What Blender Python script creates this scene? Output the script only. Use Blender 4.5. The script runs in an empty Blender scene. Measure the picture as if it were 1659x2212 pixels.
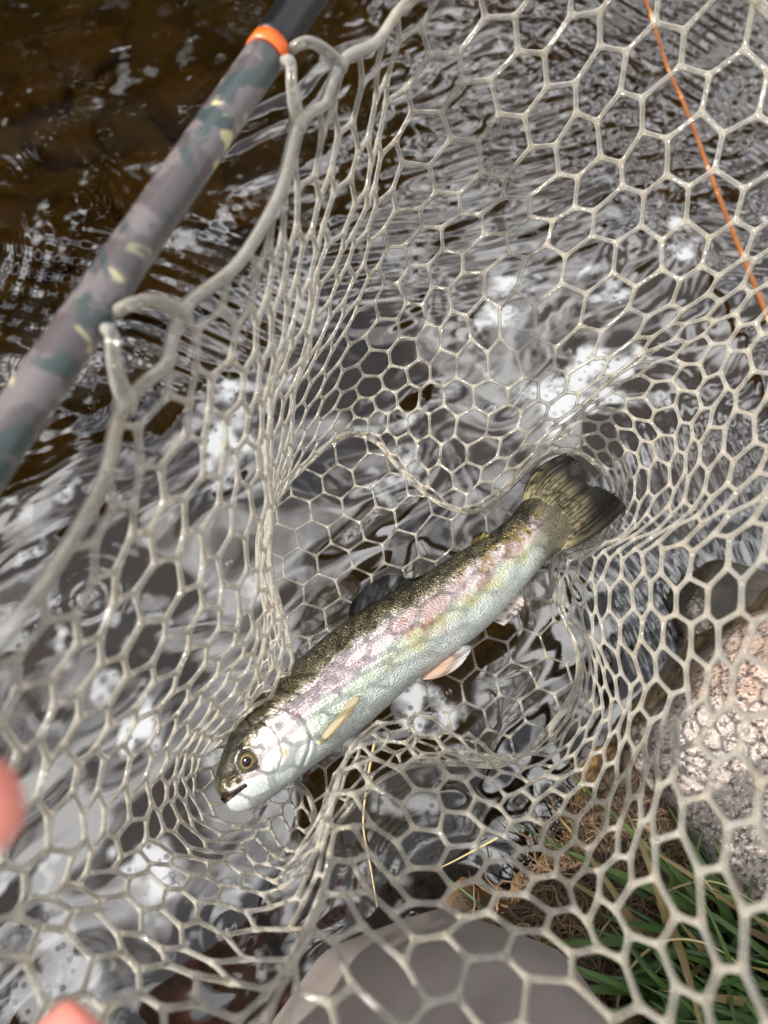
import bpy, bmesh, math, random
import numpy as np
from mathutils import Vector, Matrix, noise as mnoise

random.seed(7)
rng = np.random.default_rng(7)
R = math.radians
scene = bpy.context.scene
COL = scene.collection

# ------------------------------------------------------------------ camera
TILT = R(25.0)
CAM = np.array([0.0, 0.0, 0.62])
FWD = np.array([0.0, math.sin(TILT), -math.cos(TILT)])
UPV = np.array([0.0, math.cos(TILT), math.sin(TILT)])
cam_d = bpy.data.cameras.new("camera")
cam = bpy.data.objects.new("camera", cam_d)
COL.objects.link(cam)
cam.location = CAM
cam.rotation_euler = (TILT, 0, 0)
cam_d.sensor_fit = 'HORIZONTAL'
cam_d.sensor_width = 36.0
cam_d.lens = 36.0
cam_d.clip_start = 0.01
cam_d.clip_end = 2000.0
cam_d.dof.use_dof = True
cam_d.dof.focus_distance = 0.48
cam_d.dof.aperture_fstop = 8.5
scene.camera = cam

# ------------------------------------------------------------------ sky and sun
SUN_EL, SUN_AZ = R(43), R(-102)        # azimuth measured from +Y towards +X
sun_dir = Vector((math.cos(SUN_EL) * math.sin(SUN_AZ), math.cos(SUN_EL) * math.cos(SUN_AZ), math.sin(SUN_EL)))
CLOUD_SEED = 0.7
world = bpy.data.worlds.new("World")
scene.world = world
world.use_nodes = True
wn, wl = world.node_tree.nodes, world.node_tree.links
wn.clear()
w_out = wn.new('ShaderNodeOutputWorld')
sky = wn.new('ShaderNodeTexSky')
sky.sky_type = 'NISHITA'
sky.sun_disc = False
sky.sun_elevation = SUN_EL
sky.sun_rotation = SUN_AZ
bg_sky = wn.new('ShaderNodeBackground'); bg_sky.inputs[1].default_value = 0.09
bg_cl = wn.new('ShaderNodeBackground')
wl.new(sky.outputs[0], bg_sky.inputs[0])
tc = wn.new('ShaderNodeTexCoord')
sep = wn.new('ShaderNodeSeparateXYZ'); wl.new(tc.outputs['Generated'], sep.inputs[0])
zmax = wn.new('ShaderNodeMath'); zmax.operation = 'MAXIMUM'; zmax.inputs[1].default_value = 0.06
wl.new(sep.outputs[2], zmax.inputs[0])
dv = wn.new('ShaderNodeVectorMath'); dv.operation = 'SCALE'
inv = wn.new('ShaderNodeMath'); inv.operation = 'DIVIDE'; inv.inputs[0].default_value = 1.0
wl.new(zmax.outputs[0], inv.inputs[1]); wl.new(tc.outputs['Generated'], dv.inputs[0]); wl.new(inv.outputs[0], dv.inputs['Scale'])
cn = wn.new('ShaderNodeTexNoise'); cn.inputs['Scale'].default_value = 3.6; cn.inputs['Detail'].default_value = 4; cn.inputs['Roughness'].default_value = 0.6
wl.new(dv.outputs[0], cn.inputs['Vector'])
cr = wn.new('ShaderNodeValToRGB'); cr.color_ramp.elements[0].position = 0.28; cr.color_ramp.elements[1].position = 0.46
wl.new(cn.outputs[0], cr.inputs[0])
cn2 = wn.new('ShaderNodeTexNoise'); cn2.inputs['Scale'].default_value = 6.0; cn2.inputs['Detail'].default_value = 3
cmap = wn.new('ShaderNodeMapping'); cmap.inputs['Location'].default_value = (0.0, 0.0, CLOUD_SEED)
wl.new(dv.outputs[0], cmap.inputs[0]); wl.new(cmap.outputs[0], cn2.inputs['Vector'])
cr2 = wn.new('ShaderNodeValToRGB')
cr2.color_ramp.elements[0].position = 0.44; cr2.color_ramp.elements[0].color = (0.105, 0.110, 0.122, 1)
cr2.color_ramp.elements[1].position = 0.64; cr2.color_ramp.elements[1].color = (1, 1, 1, 1)
wl.new(cn2.outputs[0], cr2.inputs[0]); wl.new(cr2.outputs[0], bg_cl.inputs[0])
bg_cl.inputs[1].default_value = 2.5
mixw = wn.new('ShaderNodeMixShader')
wl.new(cr.outputs[0], mixw.inputs[0]); wl.new(bg_sky.outputs[0], mixw.inputs[1]); wl.new(bg_cl.outputs[0], mixw.inputs[2])
wl.new(mixw.outputs[0], w_out.inputs[0])

sun_d = bpy.data.lights.new("sun", 'SUN')
sun_d.energy = 5.0
sun_d.angle = R(0.6)
sun_d.color = (1.0, 0.95, 0.88)
sun = bpy.data.objects.new("sun", sun_d)
COL.objects.link(sun)
sun.rotation_euler = sun_dir.to_track_quat('Z', 'Y').to_euler()
sun.location = (0, 0, 5)

scene.view_settings.view_transform = 'Standard'
scene.view_settings.look = 'None'
scene.view_settings.exposure = 0.46
scene.view_settings.gamma = 1.0
scene.render.engine = 'CYCLES'
scene.cycles.max_bounces = 7
scene.cycles.transmission_bounces = 5
scene.cycles.transparent_max_bounces = 8
scene.cycles.caustics_reflective = False
scene.cycles.caustics_refractive = False
scene.cycles.sample_clamp_indirect = 6.0
scene.cycles.use_denoising = True
scene.cycles.adaptive_threshold = 0.03

# ------------------------------------------------------------------ helpers
def ray(px, py):
    return FWD + np.array([1.0, 0, 0]) * ((px - 829.5) / 1659.0) + UPV * ((1106.0 - py) / 1659.0)
def atz(px, py, z):
    r = ray(px, py); return CAM + r * ((z - CAM[2]) / r[2])
def atd(px, py, d):
    return CAM + ray(px, py) * d
def s2l(r, g, b):
    f = lambda c: (c / 12.92 if c <= 0.04045 else ((c + 0.055) / 1.055) ** 2.4)
    return (f(r / 255), f(g / 255), f(b / 255))

def tag(o, label=None, cat=None, group=None, kind=None):
    if label: o["label"] = label
    if cat: o["category"] = cat
    if group: o["group"] = group
    if kind: o["kind"] = kind
    return o
def link(name, me, mat=None, parent=None, smooth=True):
    o = bpy.data.objects.new(name, me)
    COL.objects.link(o)
    if mat is not None:
        me.materials.clear(); me.materials.append(mat)
    if parent is not None:
        o.parent = parent
    if smooth and len(me.polygons):
        me.polygons.foreach_set('use_smooth', [True] * len(me.polygons))
    return o
def empty(name, loc=(0, 0, 0)):
    o = bpy.data.objects.new(name, None); COL.objects.link(o); o.location = loc
    o.empty_display_size = 0.02
    return o
def mesh_np(name, v, f):
    me = bpy.data.meshes.new(name)
    me.from_pydata([tuple(p) for p in v], [], [tuple(q) for q in f])
    me.update(); return me
def grid_mesh(name, P, close_u=False, close_v=False, cols=None):
    """P array (nu,nv,3)"""
    nu, nv = P.shape[:2]
    idx = np.arange(nu * nv).reshape(nu, nv)
    a = idx if close_u else idx[:-1]
    b = np.roll(idx, -1, 0) if close_u else idx[1:]
    if close_v:
        q = np.stack([a, b, np.roll(b, -1, 1), np.roll(a, -1, 1)], -1).reshape(-1, 4)
    else:
        q = np.stack([a[:, :-1], b[:, :-1], b[:, 1:], a[:, 1:]], -1).reshape(-1, 4)
    me = bpy.data.meshes.new(name)
    me.vertices.add(nu * nv); me.vertices.foreach_set('co', P.reshape(-1).astype(np.float32))
    me.loops.add(q.size); me.loops.foreach_set('vertex_index', q.reshape(-1).astype(np.int32))
    me.polygons.add(len(q))
    me.polygons.foreach_set('loop_start', np.arange(0, q.size, 4, dtype=np.int32))
    me.polygons.foreach_set('loop_total', np.full(len(q), 4, dtype=np.int32))
    me.update(calc_edges=True); me.validate()
    if cols is not None:
        add_col(me, cols.reshape(-1, 3))
    return me
def add_col(me, c, name='pigment'):
    at = me.color_attributes.new(name, 'FLOAT_COLOR', 'POINT')
    d = np.ones((len(me.vertices), 4), np.float32); d[:, :3] = np.clip(c, 0, 1)
    at.data.foreach_set('color', d.reshape(-1))
def add_float(me, c, name):
    at = me.attributes.new(name, 'FLOAT', 'POINT')
    at.data.foreach_set('value', np.asarray(c, np.float32).reshape(-1))

class Tubes:
    """collects closed tubes and balls into one mesh"""
    def __init__(s): s.v = []; s.f = []; s.n = 0
    def tube(s, pts, rad, k=8, caps=True):
        pts = np.asarray(pts, float); n = len(pts)
        rad = np.full(n, rad) if np.isscalar(rad) else np.asarray(rad, float)
        t = np.gradient(pts, axis=0); t /= (np.linalg.norm(t, axis=1)[:, None] + 1e-12)
        up = np.array([0, 0, 1.0]) if abs(t[0][2]) < .9 else np.array([1.0, 0, 0])
        a = np.cross(t[0], up); a /= np.linalg.norm(a)
        base = s.n
        ang = np.arange(k) * 2 * math.pi / k
        for i in range(n):
            a = a - t[i] * np.dot(a, t[i]); a /= (np.linalg.norm(a) + 1e-12)
            b = np.cross(t[i], a)
            ring = pts[i] + rad[i] * (np.cos(ang)[:, None] * a + np.sin(ang)[:, None] * b)
            s.v.extend(ring.tolist())
        for i in range(n - 1):
            for j in range(k):
                s.f.append((base + i * k + j, base + i * k + (j + 1) % k, base + (i + 1) * k + (j + 1) % k, base + (i + 1) * k + j))
        if caps:
            s.f.append(tuple(base + j for j in range(k))[::-1])
            s.f.append(tuple(base + (n - 1) * k + j for j in range(k)))
        s.n += n * k
    def ball(s, p, r):
        b = ICO[0] * r + np.asarray(p)
        s.v.extend(b.tolist()); s.f.extend([tuple(int(x) + s.n for x in q) for q in ICO[1]]); s.n += len(b)
    def mesh(s, name): return mesh_np(name, s.v, s.f)
_bm = bmesh.new(); bmesh.ops.create_icosphere(_bm, subdivisions=2, radius=1.0)
_bm.verts.ensure_lookup_table()
ICO = (np.array([v.co[:] for v in _bm.verts]), [[v.index for v in f.verts] for f in _bm.faces]); _bm.free()

def remesh(me, voxel, smooth_it=2, smooth_f=0.5):
    o = bpy.data.objects.new('tmp', me); COL.objects.link(o)
    m = o.modifiers.new('r', 'REMESH'); m.mode = 'VOXEL'; m.voxel_size = voxel; m.use_smooth_shade = True
    if smooth_it:
        sm = o.modifiers.new('s', 'SMOOTH'); sm.iterations = smooth_it; sm.factor = smooth_f
    dg = bpy.context.evaluated_depsgraph_get(); dg.update()
    out = bpy.data.meshes.new_from_object(o.evaluated_get(dg))
    bpy.data.objects.remove(o); return out

def catmull(P, t, closed=False):
    """P (n,d) control points at integer parameter; t array"""
    P = np.asarray(P, float); n = len(P); t = np.asarray(t, float)
    i = np.floor(t).astype(int)
    if closed:
        g = lambda k: P[np.mod(k, n)]
    else:
        i = np.clip(i, 0, n - 2); g = lambda k: P[np.clip(k, 0, n - 1)]
    f = (t - i)[:, None]
    p0, p1, p2, p3 = g(i - 1), g(i), g(i + 1), g(i + 2)
    return 0.5 * ((2 * p1) + (-p0 + p2) * f + (2 * p0 - 5 * p1 + 4 * p2 - p3) * f ** 2 + (-p0 + 3 * p1 - 3 * p2 + p3) * f ** 3)
def sm(a, b, x):
    t = np.clip((x - a) / (b - a), 0, 1); return t * t * (3 - 2 * t)
def vnoise(P, scale, seed=0, oct=3):
    """smooth noise for array of points (n,2 or 3)"""
    P = np.asarray(P, float); sh = P.shape[:-1]; Q = P.reshape(-1, P.shape[-1]) * scale
    if Q.shape[1] == 2: Q = np.concatenate([Q, np.zeros((len(Q), 1))], 1)
    Q = Q + seed * 17.31
    out = np.zeros(len(Q)); amp = 1.0
    for o in range(oct):
        q = Q * (2 ** o) + o * 5.7
        i = np.floor(q).astype(np.int64); f = q - i; f = f * f * f * (f * (f * 6 - 15) + 10)
        def h(dx, dy, dz):
            n = (i[:, 0] + dx) * 374761393 + (i[:, 1] + dy) * 668265263 + (i[:, 2] + dz) * 2147483647 + seed * 974711
            n = (n ^ (n >> 13)) * 1274126177; n = n ^ (n >> 16)
            return (n & 0xffff) / 32767.5 - 1.0
        c = 0
        for dx in (0, 1):
            for dy in (0, 1):
                for dz in (0, 1):
                    wgt = (f[:, 0] if dx else 1 - f[:, 0]) * (f[:, 1] if dy else 1 - f[:, 1]) * (f[:, 2] if dz else 1 - f[:, 2])
                    c = c + wgt * h(dx, dy, dz)
        out += amp * c; amp *= 0.5
    return out.reshape(sh)

# ------------------------------------------------------------------ material helper
class M:
    def __init__(s, name):
        s.m = bpy.data.materials.new(name); s.m.use_nodes = True
        s.n, s.l = s.m.node_tree.nodes, s.m.node_tree.links
        s.b = s.n['Principled BSDF']; s.out = s.n['Material Output']
    def new(s, t, **kw):
        x = s.n.new('ShaderNode' + t)
        for k, v in kw.items():
            if k in x.inputs.keys(): x.inputs[k].default_value = v
            else: setattr(x, k, v)
        return x
    def set(s, **kw):
        for k, v in kw.items():
            s.b.inputs[k.replace('_', ' ')].default_value = v
        return s
    def ramp(s, fac, stops):
        r = s.new('ValToRGB'); e = r.color_ramp.elements
        while len(e) < len(stops): e.new(0.5)
        for q, (p, c) in zip(e, stops):
            q.position = p; q.color = (*c, 1) if len(c) == 3 else c
        s.l.new(fac, r.inputs[0]); return r
    def noise(s, scale, detail=4, rough=0.55, vec=None, dist=0.0):
        t = s.new('TexNoise'); t.inputs['Scale'].default_value = scale; t.inputs['Detail'].default_value = detail
        t.inputs['Roughness'].default_value = rough; t.inputs['Distortion'].default_value = dist
        if vec is not None: s.l.new(vec, t.inputs['Vector'])
        return t
    def obj(s): return s.new('TexCoord').outputs['Object']
    def bump(s, h, strength, dist, normal=None):
        b = s.new('Bump'); b.inputs['Strength'].default_value = strength; b.inputs['Distance'].default_value = dist
        s.l.new(h, b.inputs['Height'])
        if normal is not None: s.l.new(normal, b.inputs['Normal'])
        return b
    def L(s, a, b): s.l.new(a, b)
    def math(s, op, a, b=None, c=None):
        x = s.new('Math'); x.operation = op
        for i, q in enumerate((a, b, c)):
            if q is None: continue
            if isinstance(q, (int, float)): x.inputs[i].default_value = q
            else: s.l.new(q, x.inputs[i])
        return x.outputs[0]
    def mixc(s, fac, a, b, mode='MIX'):
        x = s.new('Mix'); x.data_type = 'RGBA'; x.blend_type = mode
        for i, q in ((0, fac), (6, a), (7, b)):
            if isinstance(q, (int, float)): x.inputs[i].default_value = q
            elif isinstance(q, tuple): x.inputs[i].default_value = (*q, 1) if len(q) == 3 else q
            else: s.l.new(q, x.inputs[i])
        return x.outputs[2]

#@@MATERIALS
# silicone of the net
m = M('silicone'); MAT_SIL = m.m
m.set(Roughness=0.12, IOR=1.5)
n1 = m.noise(55, 3, vec=m.obj())
jt = m.new('Attribute'); jt.attribute_name = 'joint'
sc_ = m.ramp(n1.outputs[0], [(0.32, (0.78, 0.76, 0.72)), (0.58, (0.79, 0.74, 0.63)), (0.78, (0.70, 0.62, 0.46))]).outputs[0]
m.L(m.mixc(m.math('MULTIPLY', jt.outputs['Fac'], 0.45), sc_, (0.66, 0.56, 0.38)), m.b.inputs['Base Color'])
nb = m.noise(260, 2, vec=m.obj())
bm_ = m.bump(nb.outputs[0], 0.25, 0.0006)
m.L(bm_.outputs[0], m.b.inputs['Normal'])
m.b.inputs['Subsurface Weight'].default_value = 0.0
tl = m.new('BsdfTranslucent'); tl.inputs['Color'].default_value = (0.84, 0.79, 0.68, 1)
mt = m.new('MixShader'); mt.inputs[0].default_value = 0.35; m.L(m.b.outputs[0], mt.inputs[1]); m.L(tl.outputs[0], mt.inputs[2])
tp = m.new('BsdfTransparent'); tp.inputs['Color'].default_value = (0.90, 0.89, 0.86, 1)
lw = m.new('LayerWeight'); lw.inputs['Blend'].default_value = 0.35
fc = m.new('MapRange'); fc.inputs[1].default_value = 0.05; fc.inputs[2].default_value = 0.60; fc.inputs[3].default_value = 0.17; fc.inputs[4].default_value = 0.82
m.L(lw.outputs['Facing'], fc.inputs[0])
ms = m.new('MixShader'); m.L(m.math('MINIMUM', m.math('MULTIPLY_ADD', jt.outputs['Fac'], 0.22, fc.outputs[0]), 1.0), ms.inputs[0]); m.L(tp.outputs[0], ms.inputs[1]); m.L(mt.outputs[0], ms.inputs[2])
wg = m.new('BsdfGlossy'); wg.inputs['Roughness'].default_value = 0.07; m.L(bm_.outputs[0], wg.inputs['Normal'])
fw = m.new('Fresnel'); fw.inputs['IOR'].default_value = 1.40; m.L(bm_.outputs[0], fw.inputs['Normal'])
mw_ = m.new('MixShader'); m.L(fw.outputs[0], mw_.inputs[0]); m.L(ms.outputs[0], mw_.inputs[1]); m.L(wg.outputs[0], mw_.inputs[2])
m.L(mw_.outputs[0], m.out.inputs[0])

# camouflage tube
m = M('camouflage_paint'); MAT_CAMO = m.m
o = m.obj()
base = s2l(106, 98, 99)
na = m.noise(38, 3, vec=o); nbb = m.noise(46, 3, vec=o, dist=0.8); nc = m.noise(60, 2.5, vec=o, dist=0.5)
mapn = m.new('Mapping'); mapn.inputs['Location'].default_value = (3.1, 1.7, 0.4); m.L(o, mapn.inputs[0]); m.L(mapn.outputs[0], nc.inputs['Vector'])
f1 = m.ramp(na.outputs[0], [(0.50, (0, 0, 0)), (0.54, (1, 1, 1))]).outputs[0]
f2 = m.ramp(nbb.outputs[0], [(0.51, (0, 0, 0)), (0.57, (1, 1, 1))]).outputs[0]
f3 = m.ramp(nc.outputs[0], [(0.61, (0, 0, 0)), (0.66, (1, 1, 1))]).outputs[0]
c = m.mixc(f1, base, s2l(80, 72, 74))
c = m.mixc(f2, c, s2l(54, 66, 66))
c = m.mixc(f3, c, s2l(184, 178, 136))
m.L(c, m.b.inputs['Base Color']); m.set(Roughness=0.38); m.b.inputs['Coat Weight'].default_value = 0.3
def plain(name, col, rough=0.5, **kw):
    q = M(name); q.set(Roughness=rough); n = q.noise(90, 4, vec=q.obj())
    q.L(q.mixc(q.ramp(n.outputs[0], [(0.35, (0, 0, 0)), (0.7, (1, 1, 1))]).outputs[0], tuple(x * 0.82 for x in col), tuple(min(1, x * 1.12) for x in col)), q.b.inputs['Base Color'])
    for k, v in kw.items(): q.b.inputs[k].default_value = v
    return q.m
MAT_ORANGE = plain('orange_paint', s2l(240, 105, 30), 0.4)
MAT_BLACK = plain('black_rubber', s2l(15, 15, 19), 0.38)

#@@STRUCTURE
# ------------------------------------------------------------------ terrain, water
SH0 = np.array([0.120, 0.008]); SHD = np.array([0.72, 0.694]); SHN = np.array([0.694, -0.72])
def shore_d(x, y):
    return (x - SH0[0]) * SHN[0] + (y - SH0[1]) * SHN[1]
def ground_h(x, y):
    p = np.stack([x, y], -1)
    d = shore_d(x, y) + 0.03 * vnoise(p, 9, 1) + 0.012 * vnoise(p, 30, 2)
    z = -0.24 + 0.29 * sm(-0.12, 0.05, d) + 0.05 * sm(0.05, 0.4, d) + 0.9 * sm(0.5, 6, d)
    z += 0.012 * vnoise(p, 14, 3) + 0.02 * vnoise(p, 4, 4)
    far = -shore_d(x, y)
    z += 1.2 * sm(4.5, 8.5, far + 0.5 * vnoise(p, 0.5, 5)) + 3.0 * sm(9, 60, far)
    z += 2.0 * sm(8, 60, d)
    return z
def axis_pts(near, far, n1, n2):
    a = np.linspace(-near, near, n1)
    g = near * (far / near) ** (np.arange(1, n2 + 1) / n2)
    return np.concatenate([-g[::-1], a, g])
ax = axis_pts(0.9, 400, 240, 40); ay = axis_pts(0.9, 400, 240, 40)
X, Y = np.meshgrid(ax, ay, indexing='ij')
Z = ground_h(X, Y)
m = M('soil_and_bed'); MAT_SOIL = m.m
o = m.obj()
n1 = m.noise(9, 6, vec=o); n2 = m.noise(70, 5, 0.65, vec=o); vo = m.new('TexVoronoi'); vo.inputs['Scale'].default_value = 16; m.L(o, vo.inputs['Vector'])
c = m.ramp(n1.outputs[0], [(0.3, s2l(90, 70, 32)), (0.5, s2l(132, 100, 48)), (0.72, s2l(160, 126, 70))]).outputs[0]
c = m.mixc(0.55, c, m.ramp(vo.outputs['Color'], [(0.1, s2l(70, 54, 26)), (0.9, s2l(152, 116, 58))]).outputs[0])
sx = m.new('SeparateXYZ'); m.L(o, sx.inputs[0])
dry = m.ramp(sx.outputs[2], [(-0.01, (0, 0, 0)), (0.02, (1, 1, 1))]).outputs[0]
c2 = m.ramp(n2.outputs[0], [(0.3, s2l(40, 32, 25)), (0.55, s2l(72, 57, 43)), (0.75, s2l(100, 82, 64))]).outputs[0]
m.L(m.mixc(dry, c, c2), m.b.inputs['Base Color']); m.set(Roughness=0.9)
bh = m.math('ADD', n2.outputs[0], m.math('MULTIPLY', vo.outputs['Distance'], -1.2))
m.L(m.bump(bh, 0.7, 0.012).outputs[0], m.b.inputs['Normal'])
ground = link('ground', grid_mesh('ground', np.stack([X, Y, Z], -1)), MAT_SOIL); tag(ground, kind='structure')

# stream surface: real waves on a fine grid
def dense_axis(lo, hi, st, far, n):
    a = np.arange(lo, hi, st); g = 0.01 * ((far) / 0.01) ** (np.arange(1, n + 1) / n)
    return np.concatenate([(lo - g)[::-1], a, a[-1] + g])
wx = dense_axis(-0.62, 0.70, 0.0022, 60, 34); wy = dense_axis(-0.30, 1.12, 0.0022, 60, 34)
X, Y = np.meshgrid(wx, wy, indexing='ij')
p2 = np.stack([X, Y], -1)
ca, sa = math.cos(R(35)), math.sin(R(35))
pr = np.stack([X * ca + Y * sa, (-X * sa + Y * ca) * 2.1], -1)
pr = pr + 0.05 * np.stack([vnoise(p2, 9, 51, 2), vnoise(p2, 9, 52, 2)], -1)
far_out = sm(0.38, 0.92, Y + 0.55 * X)
patch = sm(-0.45, 0.35, vnoise(p2, 3.0, 53, 2) + 0.5 * X / 0.5)
riffle = 0.05 + far_out * (0.25 + 0.75 * patch)
Z = 0.0030 * vnoise(pr, 5.5, 54, 2) + 0.0012 * vnoise(pr, 13, 55, 1)
Z += 0.0025 * riffle * vnoise(pr + 0.012 * np.stack([vnoise(p2, 30, 57, 1), vnoise(p2, 30, 58, 1)], -1), 24, 56, 2)
# ring ripples and short wave trains
for (a, b, w, lam, ext) in ((190, 1290, .5, .013, .03), (75, 790, .7, .014, .05), (1000, 1960, .8, .015, .05), (-140, 560, 1.5, .022, .15), (500, 2010, .35, .012, .025)):
    q = atz(a, b, 0); r = np.hypot(X - q[0], Y - q[1]) * (1 + .25 * vnoise(p2, 9, int(b), 2))
    Z += w * 0.00042 * (lam / .016) * np.cos(r * 2 * math.pi / lam) * np.exp(-(r / ext) ** 1.5)
for (a, b, ang, lam, ext, w) in ((1430, 1300, 20, .011, .05, 1.0), (1420, 1210, 35, .013, .05, 1.0), (420, 640, 60, .018, .09, 1.2), (1500, 60, 40, .020, .16, 1.6), (1150, 300, 110, .020, .12, 1.3), (1560, 1080, 10, .014, .07, 1.3), (900, 480, 100, .018, .10, 1.0), (240, 620, 75, .022, .10, 1.0)):
    q = atz(a, b, 0); t_ = R(ang); u_ = (X - q[0]) * math.cos(t_) + (Y - q[1]) * math.sin(t_)
    Z += w * 0.00040 * (lam / .012) * np.sin((u_ + 0.006 * vnoise(p2, 14, int(a), 1)) * 2 * math.pi / lam) * np.exp(-((X - q[0]) ** 2 + (Y - q[1]) ** 2) / ext ** 2)
Z *= np.exp(-(np.maximum(np.hypot(X, Y) - 1.3, 0) / 1.0) ** 2)
foam_spots = [(1090, 620, 46, 1), (1110, 690, 44, 1), (1260, 770, 40, .9), (1330, 630, 48, 1), (1200, 835, 55, 1), (1330, 800, 46, 1), (1060, 885, 40, .9),
              (880, 905, 30, .6), (640, 1225, 60, .55), (690, 1290, 50, .5), (370, 1910, 46, 1), (320, 1850, 60, .8), (180, 1800, 50, .5), (60, 1850, 60, .6),
              (930, 1490, 55, .7), (820, 1120, 40, .5), (870, 1240, 34, .5), (120, 1340, 60, .55), (230, 1290, 50, .6), (80, 1430, 60, .5), (250, 1460, 40, .5),
              (1440, 860, 36, .7), (1450, 450, 60, .5), (1480, 560, 60, .6), (1600, 480, 60, .5), (620, 1000, 40, .4), (1230, 930, 30, .5), (980, 990, 30, .5),
              (500, 2000, 50, .7), (280, 2080, 60, .4), (140, 2060, 60, .4), (740, 1080, 60, .5), (690, 1150, 40, .4), (1000, 1760, 50, .4), (470, 1220, 60, .4), (560, 880, 70, .35),
              (430, 1000, 80, .4), (900, 1010, 40, .4), (770, 1180, 40, .4), (1020, 800, 40, .35), (160, 1120, 70, .3), (300, 1580, 60, .35)]
foam = np.zeros_like(X)
for (a, b, r, s) in foam_spots:
    q = atz(a, b, 0); q2 = atz(a + r, b, 0); rr = abs(q2[0] - q[0])
    foam += s * np.exp(-((X - q[0]) ** 2 + (Y - q[1]) ** 2) / (rr * rr))
fm = np.clip(foam, 0, 1.3) + 0.75 * vnoise(p2, 20, 61, 3) + 0.45 * vnoise(p2, 75, 62, 2) - 0.22
speck = sm(.55, .95, 0.8 * vnoise(p2, 55, 63, 3) + 0.6 * vnoise(p2, 12, 64, 2)) * (1 - far_out) * .45
film = 0.30 * sm(-.1, .6, vnoise(pr, 7, 65, 3)) * (1 - far_out)
foam = np.clip(np.maximum(sm(.25, .95, fm) * (foam > .03), speck) + film * .05, 0, 1)
me = grid_mesh('stream', np.stack([X, Y, Z], -1)); add_float(me, foam, 'foam')
m = M('stream_water'); MAT_WATER = m.m
o = m.obj()
gl = m.new('BsdfGlossy'); gl.inputs['Roughness'].default_value = 0.03; gl.inputs['Color'].default_value = (1, 1, 1, 1)
tr = m.new('BsdfTransparent'); tr.inputs['Color'].default_value = (0.78, 0.72, 0.52, 1)
fr = m.new('Fresnel'); fr.inputs['IOR'].default_value = 2.1
mx = m.new('MixShader'); m.L(fr.outputs[0], mx.inputs[0]); m.L(tr.outputs[0], mx.inputs[1]); m.L(gl.outputs[0], mx.inputs[2])
# foam on top
at = m.new('Attribute'); at.attribute_name = 'foam'
vo2 = m.new('TexVoronoi'); vo2.inputs['Scale'].default_value = 120; m.L(o, vo2.inputs['Vector'])
holes = m.ramp(vo2.outputs['Distance'], [(0.20, (0, 0, 0)), (0.34, (1, 1, 1))]).outputs[0]
fmask = m.math('MULTIPLY', at.outputs['Fac'], m.math('MULTIPLY_ADD', holes, 0.65, 0.35))
fd = m.new('BsdfPrincipled'); fd.inputs['Base Color'].default_value = (0.42, 0.435, 0.45, 1); fd.inputs['Roughness'].default_value = 0.35
mx2 = m.new('MixShader'); m.L(m.math('MULTIPLY', fmask, 0.8), mx2.inputs[0]); m.L(mx.outputs[0], mx2.inputs[1]); m.L(fd.outputs[0], mx2.inputs[2])
m.n.remove(m.b); m.L(mx2.outputs[0], m.out.inputs[0])
water = link('stream', me, MAT_WATER); tag(water, kind='structure')

#@@NET
# ------------------------------------------------------------------ landing net
HZ = 0.41
A0 = atz(0, 945, HZ)[:2]; A1 = atz(588, 88, HZ)[:2]
HA = (A1 - A0) / np.linalg.norm(A1 - A0); HN = np.array([HA[1], -HA[0]])
HW, HL = 0.150, 0.275
mid = atz(330, 455, HZ)[:2]
mid = A0 + HA * np.dot(mid - A0, HA)
HC = mid + HN * (HW + 0.0012) - HA * 0.02
def hoop_xy(t, inset=0.0, e=9.0):
    t = np.asarray(t, float); c, s_ = np.cos(t), np.sin(t)
    be = np.sign(c) * np.abs(c) ** (2 / e) * (HW - inset)
    al = np.sign(s_) * np.abs(s_) ** (2 / e) * (HL - inset)
    return HC + al[..., None] * HA + be[..., None] * HN
def resample(P, n):
    P = np.vstack([P, P[:1]]); L = np.concatenate([[0], np.cumsum(np.linalg.norm(np.diff(P, axis=0), axis=1))])
    q = np.linspace(0, L[-1], n, endpoint=False)
    return np.stack([np.interp(q, L, P[:, k]) for k in range(P.shape[1])], 1), L[-1]

net = empty('landing_net', (HC[0], HC[1], 0))
tag(net, 'clear rubber mesh landing net on a camouflage tube hoop, holding the trout', 'landing net')
def netpart(name, me, mat, parent=net):
    me.transform(Matrix.Translation((-HC[0], -HC[1], 0)))
    return link(name, me, mat, parent)

tt = np.linspace(0, 2 * math.pi, 720, endpoint=False)
hoop_pts, HLEN = resample(hoop_xy(tt), 480)
# split hoop at the orange ring: find sample nearest to ring centre
ring_i = int(np.argmin(np.linalg.norm(hoop_pts - (A1 - HA * 0.010), axis=1)))
hp = np.roll(hoop_pts, -ring_i, axis=0)            # start at the ring
nxt = hp[6] - hp[0]
if np.dot(nxt, HA) < 0: hp = np.roll(hp[::-1], 1, axis=0)   # run towards the black part first
h3 = np.concatenate([hp, np.full((len(hp), 1), HZ)], 1)
NB = 92
def seg(pts, r, name, mat, parent=net, k=40):
    T = Tubes(); T.tube(pts, r, k); return netpart(name, T.mesh(name), mat, parent)
hoop = seg(np.vstack([h3[NB + 2:], h3[:1]]), 0.0081, 'hoop_tube', MAT_CAMO)
seg(h3[2:NB + 2], 0.0085, 'black_sleeve', MAT_BLACK)
T = Tubes(); T.tube(np.vstack([h3[:3]]), 0.0086, 40); netpart('orange_ring', T.mesh('orange_ring'), MAT_ORANGE)

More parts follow.
